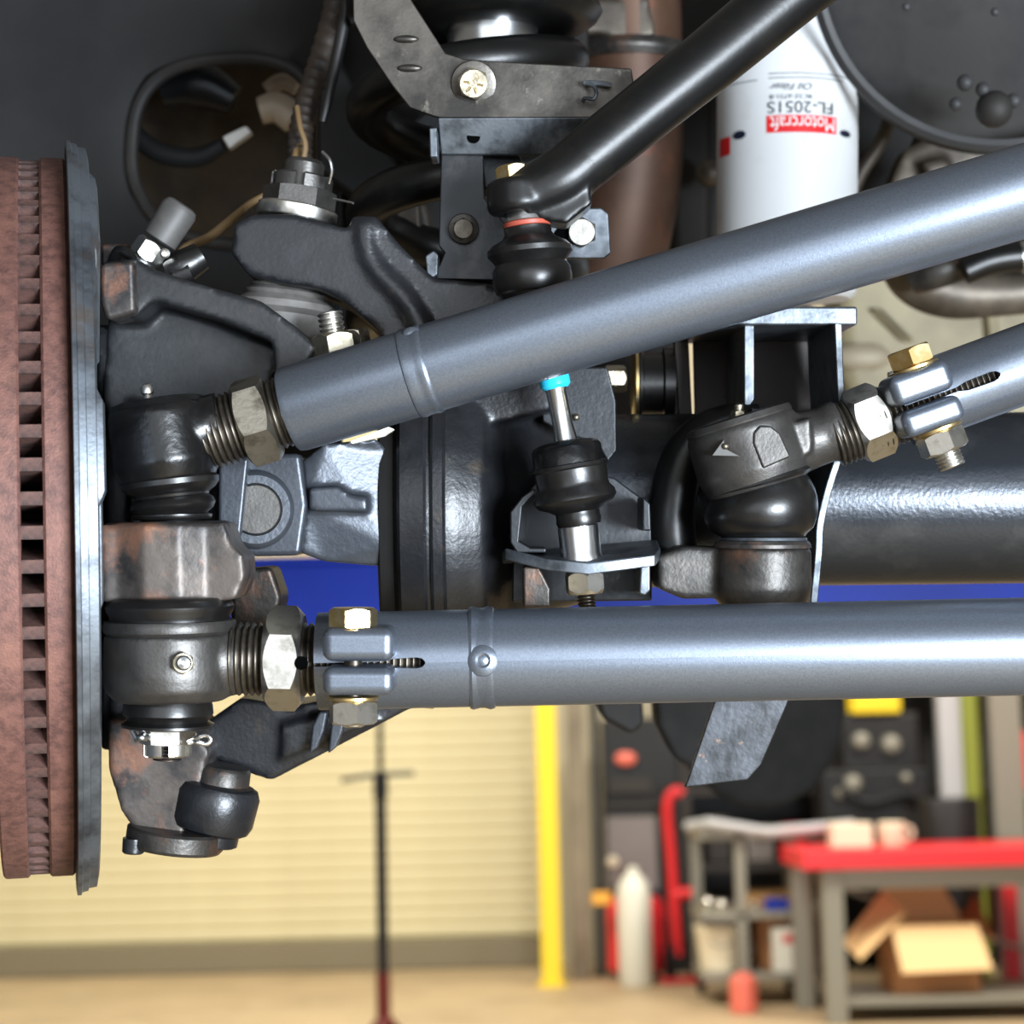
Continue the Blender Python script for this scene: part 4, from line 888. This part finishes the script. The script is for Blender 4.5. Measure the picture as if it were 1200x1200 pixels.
b = MB(); c = ground(852, 1165); b.latheW(Vector((c.x, YC-.25, 0)), (0, 0, 1), [(0, .06), (.01, .07), (.16, .07), (.18, .05), (.2, .02)], 24, True, ref=(1, 0, 0)); tag(b.build('red_can', 'salmon'), 'small faded red can on the floor before the cart', 'can')

# red bench
YBn = 9.7
bn = thing('red_bench', 'grey steel workbench with a bright red top at the lower right', 'workbench', (Xat(1100, 1180, YBn), YBn, 0))
xl, xr = Xat(938, 1005, YBn), Xat(1330, 990, YBn); zt = Zat(950, 998, YBn)
MB().boxW(((xl+xr)/2, YBn+.35, zt-.04), (xr-xl, .8, .09)).build('top', 'red_bright', bn, bevel=8)
MB().boxW(((xl+xr)/2+.06, YBn+.04, zt-.135), (xr-xl-.14, .05, .10)).build('apron', 'steel_grey', bn, bevel=5)
for x, Yc in ((xl+.15, YBn), (xl+.09, YBn+.62), (xr-.1, YBn), (xr-.1, YBn+.62)):
    MB().boxW((x, Yc+.05, (zt-.09)/2), (.10, .10, zt-.09)).build('leg', 'steel_grey', bn, bevel=6)
MB().boxW(((xl+xr)/2+.06, YBn+.35, .10), (xr-xl-.2, .66, .04)).build('lower_shelf', 'steel_grey', bn, bevel=5)
MB().tubeW([(xl+.25, YBn+.62, zt-.2), (xr-.2, YBn+.62, .2)], .012, 8).build('brace', 'steel_grey', bn)
# cardboard box on the bench shelf
YX = YBn+.12; bx0, bx1 = Xat(1046, 1120, YX), Xat(1146, 1120, YX); zb, zt2 = .12, Zat(1100, 1082, YX); dpt = .34
ob = thing('open_carton', 'open cardboard box with spread flaps on the bench shelf', 'box', ((bx0+bx1)/2, YX+dpt/2, zb))  # paler flaps and darker walls paint in the light and shade
t = .012
MB().boxW(((bx0+bx1)/2, YX, (zb+zt2)/2), (bx1-bx0, t, zt2-zb)).build('front_wall', 'card_dark', ob, bevel=1)
MB().boxW(((bx0+bx1)/2, YX+dpt, (zb+zt2)/2), (bx1-bx0, t, zt2-zb)).build('back_wall', 'card', ob, bevel=1)
for x in (bx0, bx1): MB().boxW((x, YX+dpt/2, (zb+zt2)/2), (t, dpt, zt2-zb)).build('side_wall', 'card_dark', ob, bevel=1)
MB().boxW(((bx0+bx1)/2, YX+dpt/2, zb+.006), (bx1-bx0, dpt, t)).build('bottom', 'card', ob, bevel=1)
def quad(pts, th=.008):
    pts = [Vector(p) for p in pts]; nrm = (pts[1]-pts[0]).cross(pts[2]-pts[0]).normalized()*th
    return MB().rings([pts, [p+nrm for p in pts]])
quad([(bx0, YX, zt2), (bx1, YX, zt2), (bx1+.04, YX-.13, zt2-.21), (bx0+.02, YX-.13, zt2-.22)]).build('flap', 'card_lit', ob, bevel=1)
quad([atY(1062, 1070, YX), atY(1034, 1046, YX+.3), atY(988, 1106, YX+.1), atY(1008, 1126, YX-.12)]).build('flap', 'card_lit', ob, bevel=1)
quad([(bx0, YX+dpt, zt2), (bx1, YX+dpt, zt2), (bx1-.08, YX+dpt+.05, zt2+.17), (bx0+.03, YX+dpt+.05, zt2+.17)]).build('flap', 'card', ob, bevel=1)
quad([(bx1, YX, zt2), (bx1, YX+dpt, zt2), (bx1+.08, YX+dpt, zt2+.12), (bx1+.08, YX, zt2-.1)]).build('flap', 'card_dark', ob, bevel=1)
# things on and around the bench
b = MB(); zz = zt+.005; b.boxW((Xat(996, 980, YBn+.25), YBn+.25, zz+.06), (.20, .16, .12)); tag(b.build('cream_box', 'cream_box', bevel=8), 'cream box standing on the red bench top', 'box')
mg = thing('cream_mug', 'cream mug with handle on the red bench top', 'mug', (Xat(1045, 980, YBn+.25), YBn+.25, zz))
MB().latheW(Vector((Xat(1045, 980, YBn+.25), YBn+.25, zz)), (0, 0, 1), [(0, .06), (.01, .066), (.115, .066), (.12, .062), (.1, .055), (.02, .05)], 28, True, ref=(1, 0, 0)).build('cup', 'cream_box', mg)
x0 = Xat(1045, 980, YBn+.25)
MB().tubeW(spline([Vector((x0+.06, YBn+.25, zz+.1)), Vector((x0+.1, YBn+.25, zz+.085)), Vector((x0+.1, YBn+.25, zz+.045)), Vector((x0+.06, YBn+.25, zz+.03))], 5), .009, 8).build('handle', 'cream_box', mg)
b = MB(); fbox(b, 1174, 1192, 1038, 10.7, .08, 0); tag(b.build('red_upright', 'red_paint', bevel=6), 'red upright behind the open cardboard box', 'upright')

# storage rack across the back
YR = 12.2
rk = thing('storage_rack', 'tall dark storage rack full of parts behind the red bench', 'rack', (Xat(1000, 1100, YR), YR, 0))
xl, xr = Xat(806, 1000, YR), Xat(1290, 1000, YR)
MB().boxW(((xl+xr)/2, YR+.62, 1.3), (xr-xl, .03, 2.6)).build('back_panel', 'shop_black', rk, bevel=4)
for z in (.12, .62, 1.08, 1.75): MB().boxW(((xl+xr)/2, YR+.32, z), (xr-xl, .6, .05)).build('shelf', 'shop_dark', rk, bevel=5)
for x in (xl, (xl+xr)/2, xr): MB().boxW((x, YR+.03, 1.3), (.06, .06, 2.6)).build('post', 'shop_dark', rk, bevel=5)
items = [(840, .15, .16, .26, 'panel_grey', 'grey_bin', 'grey bin on the lowest rack shelf behind the cart wheels'), (840, .65, .13, .28, 'shop_dark', 'dark_case', 'dark case on the rack behind the left end of the cart rail'),
         (888, .65, .15, .2, 'panel_grey', 'grey_case', 'grey case on the rack behind the middle of the cart'), (930, .65, .12, .22, 'red_paint', 'red_case', 'red case on the rack behind the cart post'),
         (880, 1.11, .2, .25, 'shop_dark', 'dark_carton', 'dark carton on the upper rack shelf behind the rounded housing'), (1180, .15, .2, .36, 'red_paint', 'red_crate', 'red crate on the lowest rack shelf under the bench'), (1165, .65, .14, .3, 'shop_black', 'black_case', 'black case on the rack behind the wide grey post')]
for x, z, w, h, m_, nm, lb_ in items:
    c = Xat(x, 1000, YR+.25); o = thing(nm, lb_, 'storage box', (c, YR+.25, z))
    MB().boxW((c, YR+.25, z+h/2), (w*1.05, .34, h)).build('body', m_, o, bevel=10)
    MB().boxW((c, YR+.07, z+h*.75), (w*.5, .03, .03)).build('handle', 'shop_dark', o, bevel=5)
# black machine with yellow cap
mc = thing('black_machine', 'black machine with silver parts and yellow cap behind the bench', 'machine', (Xat(1030, 960, 11.4), 11.4, .62))
fbox(MB(), 962, 1092, 900, 11.4, .35, .62).build('base', 'shop_black', mc, bevel=25)
fbox(MB(), 985, 1078, 834, 11.42, .30, Zat(1030, 905, 11.4)).build('housing', 'shop_black', mc, bevel=30)
wbox(MB(), 998, 1056, 812, 836, 11.38, .25).build('cap', 'yellow_paint', mc, bevel=15)
for x, y, r in ((1010, 868, .05), (1045, 872, .055), (1000, 918, .05), (985, 930, .03), (1062, 912, .03)):
    b = MB(); c = atY(x, y, 11.38); b.latheW(c, (0, -1, 0), [(-.05, r), (0, r), (.02, r*.8), (.03, r*.3)], 24, True, ref=(1, 0, 0)); b.build('knob', 'steel_grey', mc)
MB().tubeW(spline([atY(x, y, 11.35) for x, y in ((985, 925), (1020, 940), (1060, 930), (1080, 940))], 6), .02, 10).build('cable', 'hose_black', mc)
tbn = thing('machine_trolley', 'dark trolley carrying the black machine', 'trolley', (Xat(1030, 1000, 11.4), 11.4, 0))
c = Xat(1028, 1000, 11.4); MB().boxW((c, 11.6, .595), (.72, .5, .05)).build('deck', 'shop_dark', tbn, bevel=5)
for sx_ in (-.32, .32):
    for sy_ in (-.2, .2): MB().boxW((c+sx_, 11.6+sy_, .285), (.05, .05, .57)).build('leg', 'shop_dark', tbn, bevel=4)
# posts at the right
for nm, x0, x1, y0, Yp, m_, lab_, cat in (
    ('white_post', 1088, 1114, 600, 11.2, 'grey_light', 'pale grey-white post left of the yellow-green one', 'post'),
    ('green_post', 1116, 1134, 600, 11.55, 'green_yellow', 'yellow-green post between two grey posts', 'post'),
    ('grey_post', 1148, 1184, 600, 10.9, 'steel_grey', 'wide grey post rising behind the red bench', 'post')):
    tg = thing(nm, lab_, cat, (Xat((x0+x1)/2, 1000, Yp), Yp, 0))
    fbox(MB(), x0, x1, y0, Yp, .1, .012).build('shaft', m_, tg, bevel=8)
    c = Xat((x0+x1)/2, 1000, Yp); w = (x1-x0)*Yp/FPX
    MB().boxW((c, Yp+.05, .008), (w+.06, .16, .016)).build('base_plate', m_, tg, bevel=2)
b = MB(); c = Xat(1112, 950, 10.62); b.latheW(Vector((c, 10.62, 0)), (0, 0, 1), [(0, .13), (.02, .14), (Zat(1112, 935, 10.62)-.02, .16), (Zat(1112, 935, 10.62), .15)], 30, True, ref=(1, 0, 0)); tag(b.build('black_bin', 'shop_black'), 'round black bin in front of the yellow-green post', 'bin')
rj = thing('red_canister', 'red fuel can at the right edge above the red bench', 'can', (Xat(1205, 925, 11.2), 11.2, Zat(1205, 928, 11.2)))
wbox(MB(), 1184, 1232, 868, 926, 11.2, .2).build('body', 'red_bright', rj, bevel=20)
wbox(MB(), 1196, 1216, 856, 868, 11.25, .06).build('cap', 'red_paint', rj, bevel=6)
rs = thing('side_stand', 'grey steel stand carrying the red fuel can', 'stand', (Xat(1208, 950, 11.3), 11.3, 0))
c = Xat(1210, 930, 11.3); zz = Zat(1205, 928, 11.2)
MB().boxW((c, 11.3, zz-.02), (.34, .3, .035)).build('deck', 'steel_grey', rs, bevel=4)
for s1 in (-.14, .14):
    for s2 in (-.12, .12): MB().boxW((c+s1, 11.3+s2, (zz-.04)/2), (.04, .04, zz-.04)).build('leg', 'steel_grey', rs, bevel=3)
